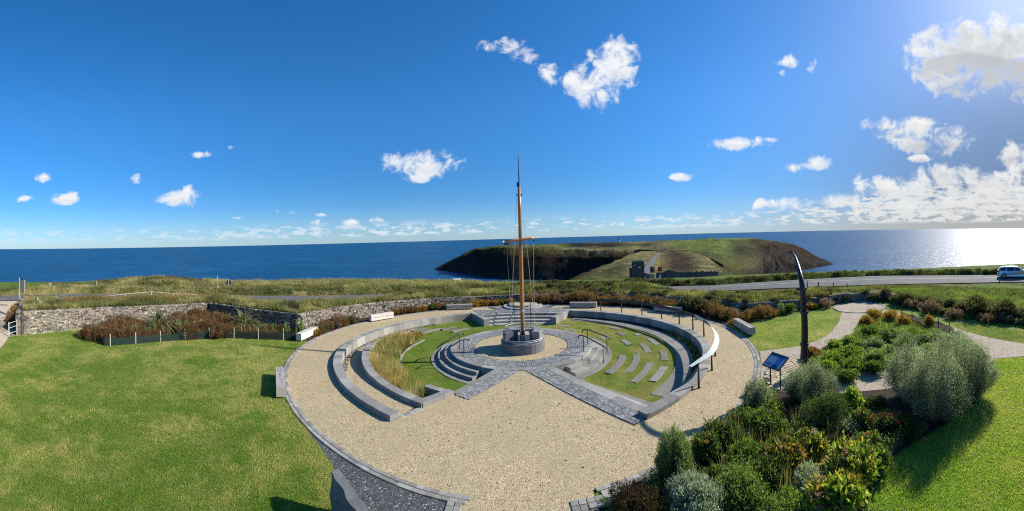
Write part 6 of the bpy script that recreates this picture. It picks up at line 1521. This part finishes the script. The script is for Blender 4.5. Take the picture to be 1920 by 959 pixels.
X2, Y2, Z2 = place(1222, 522.5, 222); t = thing('gate_pier', 'pale square gate pier beside the ruined tower', 'pier', (X2, Y2, Z2)); put(t, MB().box((X2, Y2, Z2+1.3), (2.9, 1.0, 3.4), ag).build('pier_block', plain('pale_render', (.42, .38, .32), .9))); put(t, MB().box((X2-2.6, Y2, Z2+1.2), (1.9, .9, 3.0), ag).build('pier_wall', RUIN))
t = thing('ruin_wall', 'long ruined wall with worn battlements stretching right from the gate pier', 'ruin', (X2+10, Y2, Z2)); pts = [place(x, 521-.045*(x-1232), 222) for x in range(1230, 1350, 3)]; m = MB(); random.seed(12)
for i, (a, b) in enumerate(zip(pts, pts[1:])):
    h = 3.6+1.3*math.exp(-((i-8)/3.5)**2)+random.uniform(-.35, .35)-.02*i; c = ((a[0]+b[0])/2, (a[1]+b[1])/2, a[2]-1+h/2); m.box(c, (math.hypot(b[0]-a[0], b[1]-a[1])+.05, .8, h+1), math.atan2(b[1]-a[1], b[0]-a[0]))
put(t, m.build('battlement_wall', RUIN))
X3, Y3, Z3 = place(1223, 503, 236); t = thing('roofed_hut', 'small dark hut behind the gate pier', 'hut', (X3, Y3, Z3)); put(t, MB().box((X3, Y3, Z3-1.2), (2.8, 3, 3.2), ag).build('hut_wall', RUIN)); put(t, MB().add([(X3-1.7, Y3-1.7, Z3+.3), (X3+1.7, Y3-1.7, Z3+.3), (X3+1.7, Y3+1.7, Z3+.3), (X3-1.7, Y3+1.7, Z3+.3), (X3, Y3, Z3+1.3)], [(0,1,4),(1,2,4),(2,3,4),(3,0,4),(3,2,1,0)]).build('roof', BLACK))
# lane over the isthmus
V = []; Fc = []; lane = [(1211,512,236),(1214,503,280),(1219,494,350),(1224,487,420),(1229,480,500),(1234,475,570),(1241,471.5,640)]
for i, (x, y, d) in enumerate(lane):
    w = 3.4 if i else 3.0
    for s in (-1, 1):
        px = x+s*w/d*F; V.append((d*math.sin(azx(px)), d*math.cos(azx(px)), max(sample_grid(igrid, px, d)+.35, zat(x, y, d)-.2)))
for i in range(len(lane)-1): Fc.append((2*i, 2*i+1, 2*i+3, 2*i+2))
o = obj('lane', me_py('lane', V, Fc), None, ASPH); o['kind'] = 'structure'
t0 = 1
X, Y, Z = place(1160.5, 457, 1880); t = thing('lighthouse', 'black and white banded lighthouse on the far point', 'lighthouse', (X, Y, Z)); hh = 29.0
LB = plain('lighthouse_black', (.02, .02, .02), .6)
for k, (z0, z1, mt) in enumerate(((-3, .30, WHITE), (.30, .50, LB), (.50, .66, WHITE), (.66, .80, LB))):
    z0_ = hh*z0 if z0 > 0 else z0; put(t, MB().lathe([(5.2-2.4*max(z0, 0), z0_), (5.2-2.4*z1, hh*z1)], (X, Y, Z), 16).build('band', mt))
put(t, MB().lathe([(3.6, hh*.80), (3.6, hh*.82), (2.3, hh*.82), (2.3, hh*.93), (2.7, hh*.93), (.2, hh)], (X, Y, Z), 14).build('lantern', LB))
for i, (x, y, d, w, h, nm) in enumerate(((1105,456.8,1700,14,6,'leftmost white cottage west of the lighthouse'),(1116,456.6,1720,22,5,'long white building just left of the lighthouse'),(1127,456.4,1740,10,6,'white cottage nearest the lighthouse on its left'),(1172,455.8,1800,12,6,'white keeper house right of the lighthouse'),(1098,456.9,1690,8,5,'tiny pale house farthest left on the point'),(1243,453.3,1500,16,4,'pale low building on the skyline above the lane'),(950,459.5,1120,15,6,'dark square blockhouse on the headland skyline'),(1345,446.7,880,7,2.5,'small pale shed on the green hilltop'))):
    X, Y, Z = place(x, y, d); ag = -azx(x); mt = WHITE if i != 6 else RUIN; t = thing('far_house', nm, 'house', (X, Y, Z), group='far buildings on the headland')
    put(t, MB().box((X, Y, Z+h/2-3), (w, 8, h+6 if i != 7 else h+2), ag).build('wall', mt)); R = Matrix.Rotation(ag, 3, 'Z')
    put(t, MB().add([R@Vector(v)+Vector((X, Y, Z+h)) for v in [(-w/2-.3,-4.4,0),(w/2+.3,-4.4,0),(w/2+.3,4.4,0),(-w/2-.3,4.4,0),(-w/2,0,h*.45),(w/2,0,h*.45)]], [(0,1,5,4),(2,3,4,5),(0,4,3),(1,2,5),(3,2,1,0)]).build('roof', plain('slate_roof', (.10, .10, .11), .7)))
